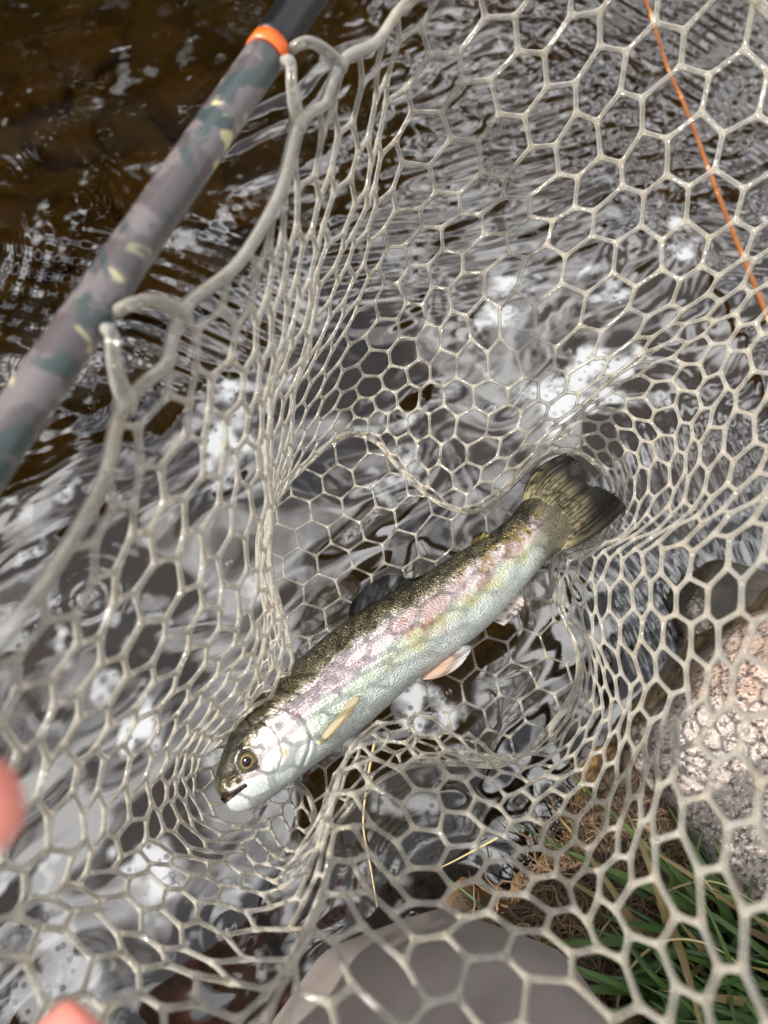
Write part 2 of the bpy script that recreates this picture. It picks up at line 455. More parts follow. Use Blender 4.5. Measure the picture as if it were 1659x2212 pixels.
# ---- the bag: seam, ridge (inner fold line) and rim for stations round the bag (image clockwise)
# (seam px,py,z) (ridge px,py,z) (rim along, rim across)
ST = [
    ((744, 939, .150), (742, 926, .160), (.205, -1)),
    ((810, 953, .154), (815, 940, .166), ('t', -.62)),
    ((860, 1008, .160), (872, 997, .172), ('t', -.28)),
    ((935, 1078, .166), (945, 1066, .178), ('t', .08)),
    ((1015, 1106, .168), (1018, 1092, .180), ('t', .42)),
    ((1080, 1072, .166), (1088, 1058, .178), ('t', .80)),
    ((1180, 985, .160), (1178, 965, .175), ('t', 1.0)),
    ((1265, 985, .152), (1262, 960, .172), (.165, 1)),
    ((1325, 1065, .150), (1335, 1035, .165), (.10, 1)),
    ((1290, 1160, .150), (1320, 1160, .160), (.05, 1)),
    ((1196, 1195, .148), (1222, 1205, .158), (.015, 1)),
    ((1200, 1290, .145), (1218, 1300, .160), (-.03, 1)),
    ((1245, 1400, .143), (1265, 1400, .160), (-.075, 1)),
    ((1240, 1490, .143), (1262, 1505, .160), (-.12, 1)),
    ((1170, 1590, .143), (1190, 1615, .170), (-.17, 1)),
    ((1090, 1650, .145), (1085, 1625, .185), (-.21, 1)),
    ((1000, 1650, .145), (985, 1570, .195), ('b', .70)),
    ((910, 1650, .145), (890, 1543, .200), ('b', .42)),
    ((830, 1680, .145), (800, 1572, .200), ('b', .15)),
    ((765, 1740, .145), (735, 1655, .200), ('b', -.10)),
    ((700, 1800, .145), (690, 1750, .195), ('b', -.30)),
    ((668, 1720, .143), (632, 1850, .178), ('b', -.45)),
    ((640, 1690, .141), (592, 1775, .142), ('b', -.60)),
    ((605, 1660, .141), (515, 1775, .142), ('b', -.80)),
    ((570, 1620, .141), (440, 1725, .143), (-.225, -1)),
    ((545, 1575, .142), (432, 1640, .165), (-.170, -1)),
    ((535, 1515, .143), (530, 1548, .198), (-.115, -1)),
    ((560, 1440, .145), (608, 1480, .205), (-.065, -1)),
    ((575, 1340, .145), (632, 1395, .205), (-.02, -1)),
    ((560, 1240, .145), (592, 1290, .195), (.03, -1)),
    ((560, 1150, .143), (570, 1185, .185), (.075, -1)),
    ((600, 1060, .142), (598, 1085, .172), (.12, -1)),
    ((660, 1000, .142), (660, 1000, .160), (.165, -1)),
]
INS = 0.024
def rim_pt(a, b):
    if a == 't':
        p = HC + HA * (HL - INS) * (1 - 0.22 * abs(b) ** 3) + HN * b * (HW - INS) * .93
    elif a == 'b':
        p = HC - HA * (HL - INS) * (1 - 0.22 * abs(b) ** 3) + HN * b * (HW - INS) * .93
    else:
        p = HC + HA * a + HN * b * (HW - INS) * (1 - 0.12 * sm(.12, .26, abs(a)))
    return np.array([p[0], p[1], HZ - 0.014])
SEAM = np.array([atz(*s[0]) for s in ST]); RIDGE = np.array([atz(*s[1]) for s in ST]); RIM = np.array([rim_pt(*s[2]) for s in ST])
NS = len(ST)
dl = 0.55 * np.linalg.norm(np.roll(RIM, -1, 0) - RIM, axis=1) + 0.45 * np.linalg.norm(np.roll(RIDGE, -1, 0) - RIDGE, axis=1)
CUM = np.concatenate([[0], np.cumsum(dl)]); CUM /= CUM[-1]
hs_pts, HLEN = resample(hoop_xy(np.linspace(0, 2 * math.pi, 720, endpoint=False)), 480)
att0 = atz(205, 690, HZ)[:2]; att0 = A0 + HA * np.dot(att0 - A0, HA)
k0 = int(np.argmin(np.linalg.norm(hs_pts - att0, axis=1)))
NLOOP = int(480 // (0.1445 / HLEN * 480)); LOOPS = []
for q in range(NLOOP):
    ii = int(round(k0 + q * 480 / NLOOP)) % 480
    hpt = hs_pts[ii]; tg = hs_pts[(ii + 3) % 480] - hs_pts[ii - 3]; tg /= np.linalg.norm(tg)
    inn = np.array([-tg[1], tg[0]]); inn *= np.sign(np.dot(inn, HC - hpt))
    LOOPS.append((hpt, tg, inn))
LT = np.array([h + i_ * INS + t_ * s_ * 0.021 for h, t_, i_ in LOOPS for s_ in (-1, 1)])
SAGZ = np.zeros((len(ST), 1)) - 0.020
for k, z in ((10, -.05), (11, -.06), (12, -.06), (13, -.04), (20, -.03), (21, -.09), (22, -.11), (23, -.10), (24, -.05)): SAGZ[k] = z
SAGZ = (np.roll(SAGZ, 1) + 2 * SAGZ + np.roll(SAGZ, -1)) / 4
OFFS = np.concatenate([np.zeros((len(ST), 2)), 0.5 * SAGZ], 1)
for k, mp_ in ((18, (692, 1850, .275)), (19, (656, 1930, .270)), (20, (604, 2030, .258)), (21, (480, 2010, .225)), (22, (365, 1960, .215)), (23, (265, 1890, .225)), (24, (228, 1815, .255))):
    OFFS[k] = atz(*mp_) - (RIDGE[k] + RIM[k]) / 2
NCOL, NROW = 64, 14
def bag(u, v):
    """u array 0..1 around, v array 0 seam .. 1 rim -> points"""
    u = np.mod(u, 1.0)
    t = np.interp(u, CUM, np.arange(NS + 1))
    S_ = catmull(SEAM, t, True); G = catmull(RIDGE, t, True); E = catmull(RIM, t, True)
    dmin = np.linalg.norm(E[:, None, :2] - LT[None], axis=2).min(1)
    pull = 1 - np.exp(-(dmin / 0.022) ** 2)
    inw = HC - E[:, :2]; inw /= np.linalg.norm(inw, axis=1)[:, None]
    E[:, :2] += inw * (0.007 * pull - 0.003)[:, None]; E[:, 2] -= 0.006 * pull
    vr = 0.13
    w1 = np.clip(v / vr, 0, 1)[:, None]; w2 = np.clip((v - vr) / (1 - vr), 0, 1)[:, None]
    low = S_ + (G - S_) * w1
    out = (S_ - S_.mean(0)); out[:, 2] = 0; out /= (np.linalg.norm(out, axis=1)[:, None] + 1e-9)
    low[:, 2] -= 0.006 * np.sin(math.pi * w1[:, 0])
    w2s = w2 ** 1.0
    hi = G + (E - G) * w2s
    sag = 4 * w2 * (1 - w2)
    hi = hi + sag * catmull(OFFS, t, True)
    P = np.where(v[:, None] < vr, low, hi)
    wob = sag[:, 0] * 0.006
    P[:, 0] += wob * vnoise(P, 16, 21, 2); P[:, 1] += wob * vnoise(P, 16, 22, 2); P[:, 2] += wob * vnoise(P, 16, 23, 2)
    return P

def hexgraph(ncol, nrow):
    nodes = {}; edges = set()
    for i in range(ncol):
        for j in range(nrow):
            cx, cy = 3 * i, 2 * j + (i & 1)
            ring = [((cx + 2) % (3 * ncol), cy), ((cx + 1) % (3 * ncol), cy + 1), ((cx - 1) % (3 * ncol), cy + 1),
                    ((cx - 2) % (3 * ncol), cy), ((cx - 1) % (3 * ncol), cy - 1), ((cx + 1) % (3 * ncol), cy - 1)]
            ids = [nodes.setdefault(k, len(nodes)) for k in ring]
            for a in range(6):
                edges.add(tuple(sorted((ids[a], ids[(a + 1) % 6]))))
    return nodes, edges
nodes, edges = hexgraph(NCOL, NROW)
K = np.array(sorted(nodes, key=nodes.get), float)
U = K[:, 0] / (3 * NCOL); V = ((K[:, 1] + 1) / (2 * NROW + 1)) ** 1.3
NP = bag(U, V)
NP += rng.normal(0, 0.0006, NP.shape) * (1 - np.abs(2 * V - 1) ** 6)[:, None]
def strand_r(v): return 0.00094 + 0.00062 * v
W = Tubes()
def strand(Tb, p, q, r1, r2, k=8, flare=1.28, n=7):
    w = np.linspace(0, 1, n); d = np.linalg.norm(q - p)
    pts = p + (q - p) * w[:, None]
    e = np.minimum(w, 1 - w) * d
    fl = 1 + (flare - 1) * np.exp(-(e / 0.0022) ** 2)
    Tb.tube(pts, (r1 + (r2 - r1) * w) * fl, k)
for a, b in edges:
    strand(W, NP[a], NP[b], strand_r(V[a]), strand_r(V[b]))
for i in range(len(NP)):
    W.ball(NP[i], strand_r(V[i]) * 1.42)
me = remesh(W.mesh('net_wall'), 0.00070, 3, 0.45)
from mathutils.kdtree import KDTree
def mark_joints(me, pts):
    kd = KDTree(len(pts))
    for i, p in enumerate(pts): kd.insert(p, i)
    kd.balance()
    co = np.empty(len(me.vertices) * 3, np.float32); me.vertices.foreach_get('co', co); co = co.reshape(-1, 3)
    d = np.array([kd.find(c)[2] for c in co.tolist()])
    add_float(me, np.exp(-(d / 0.0030) ** 2), 'joint')
mark_joints(me, NP.tolist())
netpart('mesh_wall', me, MAT_SIL)

# rim band: thick strand through the top nodes
def ringtube(v, r, name, wav=0.0, n=420):
    u = np.linspace(0, 1, n, endpoint=False)
    P = bag(u, np.full(n, v))
    T = Tubes(); T.tube(np.vstack([P, P[:2]]), r, 12); return netpart(name, T.mesh(name), MAT_SIL)
ringtube(1.0, 0.0026, 'rim_cord')
ringtube(0.0, 0.0017, 'seam_cord')

# floor panel
u = np.linspace(0, 1, 300, endpoint=False); SEAMC = bag(u, np.zeros(300))
poly = SEAMC[:, :2]
def inside(p):
    x, y = p; c = False; n = len(poly); j = n - 1
    xi, yi = poly[:, 0], poly[:, 1]; xj, yj = np.roll(xi, 1), np.roll(yi, 1)
    cond = ((yi > y) != (yj > y)) & (x < (xj - xi) * (y - yi) / (yj - yi + 1e-15) + xi)
    return bool(np.count_nonzero(cond) % 2)
HEXA = 0.0130
fa = R(9)
fx = np.array([math.cos(fa), math.sin(fa)]); fy = np.array([-fx[1], fx[0]])
cen = poly.mean(0)
def fz(p):
    d = np.linalg.norm(poly - p, axis=1); k = int(np.argmin(d))
    return 0.1405 + max(0.0, SEAMC[k, 2] - 0.1405) * math.exp(-(d[k] / 0.022) ** 2)
Fn = {}; Fe = set()
for i in range(-22, 23):
    for j in range(-22, 23):
        c = cen + fx * (math.sqrt(3) * HEXA * (i + 0.5 * (j & 1))) + fy * (1.5 * HEXA * j)
        if np.linalg.norm(c - cen) > 0.3: continue
        vs = [c + HEXA * (math.cos(R(60 * k + 30)) * fx + math.sin(R(60 * k + 30)) * fy) for k in range(6)]
        ks = [(round(q[0] * 4000), round(q[1] * 4000)) for q in vs]
        for kk, q in zip(ks, vs): Fn[kk] = q
        for k in range(6): Fe.add(tuple(sorted((ks[k], ks[(k + 1) % 6]))))
F = Tubes(); used = {}
jit = {k: rng.normal(0, 0.0007, 2) for k in Fn}
for a, b in Fe:
    pa, pb = Fn[a] + jit[a], Fn[b] + jit[b]; ia, ib = inside(pa), inside(pb)
    if not (ia or ib): continue
    if ia != ib:
        lo, hi = (pa, pb) if ia else (pb, pa)
        for _ in range(12):
            md = (lo + hi) / 2
            if inside(md): lo = md
            else: hi = md
        if ia: pb = lo
        else: pa = lo
    else:
        used[a] = pa; used[b] = pb
    A = np.array([*pa, fz(pa)]); B = np.array([*pb, fz(pb)])
    strand(F, A, B, 0.0009, 0.0009)
    if ia: used[a] = Fn[a] + jit[a]
    if ib: used[b] = Fn[b] + jit[b]
for k, q in used.items(): F.ball([*q, fz(q)], 0.0013)
me = remesh(F.mesh('net_floor'), 0.00062, 2, 0.4); mark_joints(me, [(*q, fz(q)) for q in used.values()])
netpart('mesh_floor', me, MAT_SIL)

# attachment loops: pairs of arms from the tube to the rim cord
urim = np.linspace(0, 1, 1200, endpoint=False); RC = bag(urim, np.ones(1200))
for hpt, tg, inn in LOOPS:
    T = Tubes()
    for sgn in (-1, 1):
        tgt = hpt + inn * INS + tg * sgn * 0.021
        e = RC[int(np.argmin(np.linalg.norm(RC[:, :2] - tgt, axis=1)))]
        p0 = np.array([*(hpt + inn * 0.004 + tg * sgn * 0.003), HZ - 0.004])
        p1 = np.array([*(hpt + inn * 0.013 + tg * sgn * 0.006), HZ + 0.003])
        p2 = np.array([*(hpt + inn * 0.017 + tg * sgn * 0.014), HZ - 0.002])
        pts = catmull(np.array([p0, p1, p2, e]), np.linspace(0, 3, 18))
        rr = 0.0024 + 0.0012 * np.exp(-((np.linspace(0, 1, 18) - 1) / .25) ** 2)
        T.tube(pts, rr, 10); T.ball(e, 0.0042)
    netpart('loop', remesh(T.mesh('loop'), 0.0008, 2), MAT_SIL)

#@@FISH
# ------------------------------------------------------------------ trout
# body outline: (back px,py) (belly px,py) half thickness m, mid height m
FB = [((463, 1709), (483, 1741), .0030, .158), ((458, 1694), (499, 1751), .0065, .160), ((464, 1664), (534, 1748), .0095, .162), ((479, 1622), (580, 1724), .0130, .164),
      ((504, 1572), (636, 1684), .0160, .166), ((540, 1527), (690, 1644), .0185, .168), ((600, 1468), (752, 1598), .0200, .169), ((680, 1398), (832, 1531), .0205, .169),
      ((757, 1336), (907, 1463), .0200, .169), ((850, 1279), (985, 1408), .0185, .168), ((938, 1226), (1062, 1345), .0165, .167), ((1008, 1183), (1121, 1279), .0140, .167),
      ((1063, 1149), (1166, 1229), .0110, .168), ((1104, 1116), (1200, 1196), .0082, .169), ((1130, 1084), (1218, 1184), .0040, .170), ((1168, 1062), (1234, 1152), .0013, .1705), ((1192, 1080), (1230, 1128), .0005, .1705), ((1206, 1096), (1221, 1114), .0004, .172)]
fT = np.array([atz(a[0], a[1], .168) for a, b, w, z in FB]); fB = np.array([atz(b[0], b[1], .168) for a, b, w, z in FB])
fW = np.array([[w, z] for a, b, w, z in FB])
pxT = np.array([a for a, b, w, z in FB], float); pxB = np.array([b for a, b, w, z in FB], float)
NR, NPHI = 760, 300
tpar = np.linspace(0, len(FB) - 1, NR)
tpar[:60] = np.linspace(0, tpar[60], 60)
cT, cB, cW = catmull(fT, tpar), catmull(fB, tpar), catmull(fW, tpar)
qT, qB = catmull(pxT, tpar), catmull(pxB, tpar)
phi = np.linspace(0, 2 * math.pi, NPHI, endpoint=False)
cphi, sphi = np.cos(phi), np.sin(phi)
sq = np.sign(sphi) * np.abs(sphi) ** 0.92
cen3 = (cT + cB) / 2
hv = (cT - cB) / 2
hl = np.linalg.norm(hv, axis=1)
hdir = hv / hl[:, None]
axis3 = np.gradient(cen3, axis=0); axis3 /= np.linalg.norm(axis3, axis=1)[:, None]
nrm = np.cross(hdir, axis3); nrm /= np.linalg.norm(nrm, axis=1)[:, None]
nrm *= np.sign(nrm[:, 2])[:, None]
cen3[:, 2] = cW[:, 1]
endcap = np.ones(NR); endcap[:14] = np.sqrt(np.clip(np.linspace(0, 1, 14), 0.02, 1))
P = cen3[:, None] + hv[:, None] * (cphi[None, :, None] * endcap[:, None, None]) + nrm[:, None] * (sq[None, :] * (cW[:, 0] * endcap)[:, None])[..., None]
# picture-like coordinates of the flank for pigment (px units of the fish plane)
PX = ((qT + qB) / 2)[:, None] + ((qT - qB) / 2)[:, None] * cphi[None, :, None]
upper = sphi[None, :] * np.ones((NR, 1))
dors = cphi[None, :] * np.ones((NR, 1))
X_, Y_ = PX[..., 0], PX[..., 1]
def dist_poly(X, Y, pts):
    d = np.full(X.shape, 1e9); pts = np.asarray(pts, float)
    for a, b in zip(pts[:-1], pts[1:]):
        ab = b - a; t = np.clip(((X - a[0]) * ab[0] + (Y - a[1]) * ab[1]) / (ab @ ab), 0, 1)
        d = np.minimum(d, np.hypot(X - a[0] - t * ab[0], Y - a[1] - t * ab[1]))
    return d
S1 = np.repeat((tpar / (len(FB) - 1))[:, None], NPHI, 1)
# --- relief: gill cover edge, cheek plates, mouth, eye socket (both flanks)
gill = [(600, 1538), (628, 1546), (655, 1562), (671, 1580), (678, 1602), (673, 1628), (655, 1664), (640, 1684)]
preop = [(575, 1570), (598, 1584), (612, 1608), (618, 1640), (604, 1672)]
sub = [(612, 1608), (640, 1596), (664, 1592)]
maxil = [(500, 1694), (530, 1680), (560, 1672), (592, 1668)]
mouth = [(468, 1730), (489, 1724), (512, 1713), (534, 1700)]
eyec = (543, 1650)
side = np.abs(sq)[None, :]
NB_ = nrm[:, None] * np.sign(sphi)[None, :, None]
dg = dist_poly(X_, Y_, gill)
behind = ((X_ - 560) * 0.80 + (Y_ - 1640) * -0.60)
gpoly = dist_poly(X_, Y_, gill)
# signed: inside cover = towards snout
sx_ = np.where((X_ * 0.77 - Y_ * 0.64) < (672 * 0.77 - 1600 * 0.64) - 0.0009 * ((X_ - 672) * 0.64 + (Y_ - 1600) * 0.77) ** 2, 1.0, -1.0)
rel = np.zeros_like(X_)
rel += 0.0011 * np.exp(-((dg - 6) / 7.0) ** 2) * (sx_ > 0) - 0.0012 * np.exp(-(dg / 4.0) ** 2)
rel -= 0.0006 * np.exp(-(dist_poly(X_, Y_, preop) / 2.6) ** 2) + 0.0004 * np.exp(-(dist_poly(X_, Y_, sub) / 2.5) ** 2)
dm = dist_poly(X_, Y_, maxil)
rel += 0.0009 * np.exp(-(dm / 6.0) ** 2) - 0.0006 * np.exp(-((dm - 10) / 3.0) ** 2) * (Y_ > 1660)
dmo = dist_poly(X_, Y_, mouth)
mw = 4.0 + 5.5 * np.clip((520 - X_) / 50, 0, 1)
mouth_m = np.exp(-(dmo / mw) ** 4)
rel -= 0.0065 * mouth_m
de = np.hypot(X_ - eyec[0], Y_ - eyec[1])
rel += 0.0006 * np.exp(-((de - 27) / 6) ** 2) - 0.0010 * np.exp(-(de / 22) ** 4)
hn = vnoise(np.stack([X_, Y_], -1), 0.06, 31, 3)
rel += 0.00018 * hn * (S1 < .42)
P = P + NB_ * (rel * side)[..., None]
# mouth gap also notches the outline of the snout
# --- pigment
nz1 = vnoise(np.stack([X_, Y_, upper * 40], -1), 0.030, 41, 4)
nz2 = vnoise(np.stack([X_, Y_, upper * 40], -1), 0.10, 42, 3)
nz3 = vnoise(np.stack([X_, Y_, upper * 40], -1), 0.28, 43, 2)
C = lambda *a: np.array(s2l(*a))
def mixin(col, c, w): return col + (np.asarray(c) - col) * np.clip(w, 0, 1)[..., None]
d2 = dors + 0.10 * nz1 + 0.07 * nz2
col = np.ones(X_.shape + (3,)) * C(214, 221, 216)
col = mixin(col, C(206, 216, 200), sm(-.75, -.45, d2))
col = mixin(col, C(232, 226, 228), sm(-.35, -.12, d2))
col = mixin(col, C(230, 210, 216), sm(-.22, -.05, d2) * (1 - sm(.15, .3, d2)) * 0.8)
col = mixin(col, C(150, 140, 112), sm(.18, .42, d2))
col = mixin(col, C(74, 68, 42), sm(.34, .58, d2))
col = mixin(col, C(44, 42, 26), sm(.72, .95, d2))
# yellow-green and rust patches of the rear flank
bodyb = sm(820, 900, X_ + 20 * nz1)
col = mixin(col, C(208, 204, 160), bodyb * sm(-.62, -.42, d2) * (1 - sm(-.22, -.05, d2)) * np.clip(.55 + .6 * nz1, 0, 1))
rust = bodyb * sm(-.34, -.12, d2) * (1 - sm(.25, .45, d2)) * np.clip(.45 + .9 * nz1 + .5 * nz2, 0, 1)
col = mixin(col, C(150, 102, 72), rust * .5)
col = mixin(col, C(150, 128, 66), sm(960, 1060, X_) * sm(-.15, .15, d2) * (1 - sm(.5, .7, d2)) * np.clip(.2 + 1.1 * nz2 + .4 * nz1, 0, 1))
col = mixin(col, C(176, 110, 84), np.exp(-(((X_ - 905) / 60) ** 2 + ((Y_ - 1372) / 16) ** 2)) * np.clip(.4 + .8 * nz2, 0, 1))
# rust freckles along the mid line ahead of it
col = mixin(col, C(178, 124, 104), (X_ < 900) * sm(-.2, .0, d2) * (1 - sm(.2, .34, d2)) * (nz3 + .6 * nz2 > .55) * .6)
# dark freckles on back and tail stalk
sp_rng = np.random.default_rng(5)
for k in range(520):
    tt_ = sp_rng.uniform(.24, .93); dd = 1 - abs(sp_rng.normal(0, .36)); dd = max(dd, -.05 if tt_ > .6 else .3)
    if dd < .1 and sp_rng.random() < .6: continue
    i = int(tt_ * (NR - 1)); cx = (qT[i] + qB[i]) / 2 + (qT[i] - qB[i]) / 2 * min(dd, .99)
    r = sp_rng.uniform(1.8, 4.2)
    i0, i1 = max(0, i - 22), min(NR, i + 22)
    w = np.exp(-(np.hypot(X_[i0:i1] - cx[0], Y_[i0:i1] - cx[1]) / r) ** 4)
    col[i0:i1] = mixin(col[i0:i1], C(34, 30, 18), w * .8)
# head
head = sm(0, 12, dg) * (sx_ > 0) + (sx_ > 0) * 0.0
hm = (sx_ > 0)
along = (X_ - 462) * .643 + (Y_ - 1715) * -.766          # px from snout along fish
hthr = -.07 + .30 * sm(85, 140, along)
hc = np.ones_like(col) * C(238, 230, 228)
hc = mixin(hc, C(236, 218, 226), np.exp(-(((X_ - 585) / 28) ** 2 + ((Y_ - 1600) / 26) ** 2)) * .7)
hc = mixin(hc, C(206, 214, 212), sm(-.1, -.5, d2) * 0 + sm(.25, .65, -d2))
hc = mixin(hc, C(112, 100, 66), sm(-.02, .14, d2 + .10 * nz2 - hthr))
hc = mixin(hc, C(56, 50, 28), sm(.10, .30, d2 + .10 * nz2 - hthr))
hc = mixin(hc, C(40, 37, 22), sm(.7, .95, d2))
hc = mixin(hc, C(94, 84, 56), np.exp(-(np.hypot(X_ - 472, Y_ - 1708) / 18) ** 2) * .9)
hc = mixin(hc, C(196, 172, 106), np.exp(-(((X_ - 624) / 6) ** 2 + ((Y_ - 1634) / 11) ** 2)) * .7 + np.exp(-(dist_poly(X_, Y_, gill[1:4]) / 5) ** 2) * .45)
hc = mixin(hc, C(150, 110, 84), np.exp(-(dg / 2.6) ** 2) * .7 * (d2 > -.6))
hc = mixin(hc, C(96, 92, 92), np.exp(-(dist_poly(X_, Y_, preop) / 1.8) ** 2) * .55)
hc = mixin(hc, C(120, 116, 112), np.exp(-((de - 27) / 3.5) ** 2) * .5)
hc = mixin(hc, C(62, 60, 48), np.exp(-(de / 25) ** 6) * .9)
hc = mixin(hc, C(72, 58, 52), mouth_m)
hc = mixin(hc, C(120, 100, 70), np.exp(-(((dm - 9) / 2.2) ** 2)) * .35 * (X_ < 560))
col = np.where(hm[..., None], hc, col)
stalk = sm(1130, 1190, X_ + 6 * nz2)
col = mixin(col, C(108, 102, 78), stalk)
col = mixin(col, C(44, 38, 24), stalk * (nz3 > .35) * .7)
col = mixin(col, C(96, 78, 60), np.exp(-(np.maximum(dg - 1, 0) / 3.0) ** 2) * (~hm) * .4)
lum = (1 + .10 * nz3 + .06 * nz2)[..., None]
col = np.clip(col * lum * 0.80, 0, .8)

trout = empty('trout', tuple(cen3[NR // 2] * np.array([1, 1, 0]) + np.array([0, 0, .145])))
tag(trout, 'silvery pink trout with olive speckled back lying on its side in the net', 'fish')
TO = np.array(trout.location)
def fishpart(name, me, mat, parent=None):
    me.transform(Matrix.Translation(tuple(-TO)))
    return link(name, me, mat, parent or trout)
me = grid_mesh('body', P, close_v=True, cols=col)
bmx = bmesh.new(); bmx.from_mesh(me); bmesh.ops.holes_fill(bmx, edges=[e for e in bmx.edges if e.is_boundary]); bmesh.ops.recalc_face_normals(bmx, faces=bmx.faces[:]); bmx.to_mesh(me); bmx.free()
# coordinates for the scale pattern
Ls = np.concatenate([[0], np.cumsum(np.linalg.norm(np.diff(cen3, axis=0), axis=1))])
SC = np.stack([np.repeat(Ls[:, None], NPHI, 1), hl[:, None] * (math.pi * .5 * np.abs(np.where(phi > math.pi, phi - 2 * math.pi, phi)) / (math.pi / 2))[None, :], upper * 0.01], -1)
at = me.attributes.new('scale_co', 'FLOAT_VECTOR', 'POINT'); at.data.foreach_set('vector', SC.reshape(-1).astype(np.float32))
add_float(me, ((~hm) & True).astype(float) * sm(0, 20, dg) * (0.55 + 0.45 * sm(.1, .5, dors)) * (1 - .8 * stalk), 'scaly')
m = M('trout_skin'); MAT_FISH = m.m
vc = m.new('Attribute'); vc.attribute_name = 'pigment'
sc = m.new('Attribute'); sc.attribute_name = 'scale_co'
sy = m.new('Attribute'); sy.attribute_name = 'scaly'
mp = m.new('Mapping'); mp.inputs['Scale'].default_value = (760, 900, 760); m.L(sc.outputs['Vector'], mp.inputs[0])
vo = m.new('TexVoronoi'); vo.inputs['Scale'].default_value = 1.0; m.L(mp.outputs[0], vo.inputs['Vector'])
n1 = m.noise(900, 2, vec=m.obj())
hgt = m.math('MULTIPLY', m.math('SUBTRACT', 1.0, vo.outputs['Distance']), sy.outputs['Fac'])
tone = m.math('MULTIPLY_ADD', m.math('MULTIPLY', sy.outputs['Fac'], m.math('SUBTRACT', vo.outputs['Distance'], 0.4)), -0.9, 1.0)
sepc = m.new('SeparateColor'); m.L(vo.outputs['Color'], sepc.inputs[0])
tone = m.math('MULTIPLY', tone, m.math('MULTIPLY_ADD', m.math('MULTIPLY', sy.outputs['Fac'], m.math('SUBTRACT', sepc.outputs[0], 0.5)), 0.30, 1.0))
tcol = m.new('CombineColor')
for i in range(3): m.L(tone, tcol.inputs[i])
cc = m.mixc(1.0, vc.outputs['Color'], tcol.outputs[0], 'MULTIPLY')
m.L(cc, m.b.inputs['Base Color'])
m.set(Roughness=0.27, Metallic=0.30)
m.b.inputs['Coat Weight'].default_value = 0.35; m.b.inputs['Coat Roughness'].default_value = 0.12
hh = m.math('ADD', hgt, m.math('MULTIPLY', n1.outputs[0], 0.35))
m.L(m.bump(hh, 1.0, 0.0011).outputs[0], m.b.inputs['Normal'])
fishpart('body', me, MAT_FISH)

# --- eye
def frame_at(px, py):
    d = np.hypot(X_ - px, Y_ - py) + (upper < 0) * 1e6
    i, j = np.unravel_index(np.argmin(d), d.shape)
    return P[i, j], i, j
pe, ie, je = frame_at(*eyec)
en = np.cross(P[min(ie + 6, NR - 1), je] - P[ie - 6, je], P[ie, (je + 6) % NPHI] - P[ie, je - 6]); en /= np.linalg.norm(en); en *= np.sign(en[2])
er = 0.0072
def eye_disc(name, r0, r1, mat, parent, lift=0.0, sq_=1.0):
    n, k = 14, 48
    q = Vector(en).to_track_quat('Z', 'Y')
    V_ = []
    for i in range(n):
        a = r0 + (r1 - r0) * i / (n - 1)
        for j in range(k):
            t = 2 * math.pi * j / k
            z = math.sqrt(max(0, 1 - a * a)) * er * 0.62 + lift
            vv = q @ Vector((a * er * math.cos(t), a * er * math.sin(t) * sq_, z))
            V_.append(np.array(pe) - en * 0.0021 + np.array(vv))
    me = grid_mesh(name, np.array(V_).reshape(n, k, 3), close_v=True)
    return fishpart(name, me, mat, parent)
MAT_EYE = plain('eye_grey_olive', s2l(70, 66, 44), 0.12)
q = M('eye_iris'); q.set(Roughness=0.15); nn = q.noise(700, 3, vec=q.obj()); q.L(q.ramp(nn.outputs[0], [(.3, s2l(70, 56, 24)), (.6, s2l(126, 102, 46))]).outputs[0], q.b.inputs['Base Color']); q.b.inputs['Coat Weight'].default_value = 1.0
MAT_IRIS = q.m
MAT_PUPIL = plain('eye_pupil', (0.004, 0.004, 0.006), 0.05)
eye = eye_disc('eye', 0.0, 0.999, MAT_EYE, trout)
iris = eye_disc('iris', 0.30, 0.54, MAT_IRIS, eye, 0.00012)
eye_disc('pupil', 0.0, 0.36, MAT_PUPIL, eye, 0.00030, 1.15)

# --- fins
def fin(name, base, outer, z0, z1, paint, mat, nb=60, nr=46, ripple=0.0008, sidebow=None, thick=0.0005, fray=1.5):
    frn = np.random.default_rng(nb).uniform(-1.4, .5, nb)
    b = catmull(np.array(base, float), np.linspace(0, len(base) - 1, nb))
    o_ = catmull(np.array(outer, float), np.linspace(0, len(outer) - 1, nb))
    G = np.zeros((nb, nr, 3)); Cc = np.zeros((nb, nr, 3)); qq = np.linspace(0, 1, nb); rr = np.linspace(0, 1, nr)
    for i in range(nb):
        for j in range(nr):
            r = rr[j]
            p = b[i] + (o_[i] - b[i]) * r
            if sidebow is not None: p = p + np.array(sidebow(qq[i])) * 4 * r * (1 - r)
            z = (z0(qq[i]) if callable(z0) else z0) * (1 - r) + (z1(qq[i]) if callable(z1) else z1) * r
            z += ripple * math.sin(qq[i] * 21 + 1.5 * r) * r
            fr_ = fray * (frn[i] * sm(.55, 1.0, r) + .4 * frn[(i * 7 + 3) % nb] * sm(.9, 1.0, r)); p = p + (o_[i] - b[i]) / (np.linalg.norm(o_[i] - b[i]) + 1e-6) * fr_
            G[i, j] = atz(p[0], p[1], z)
    Q, Rr = np.meshgrid(qq, rr, indexing='ij')
    Cc = paint(Q, Rr, G)
    me = grid_mesh(name, G, cols=Cc)
    ob = fishpart(name, me, mat)
    sol = ob.modifiers.new('thickness', 'SOLIDIFY'); sol.thickness = thick; sol.offset = 0
    return ob
def fin_mat(name, alpha, rough=0.3):
    q = M(name); a = q.new('Attribute'); a.attribute_name = 'pigment'
    q.L(a.outputs['Color'], q.b.inputs['Base Color']); q.set(Roughness=rough); q.b.inputs['Specular IOR Level'].default_value = 0.18
    q.b.inputs['Transmission Weight'].default_value = alpha
    nn = q.noise(500, 2, vec=q.obj()); q.L(q.bump(nn.outputs[0], 0.2, 0.0003).outputs[0], q.b.inputs['Normal'])
    return q.m
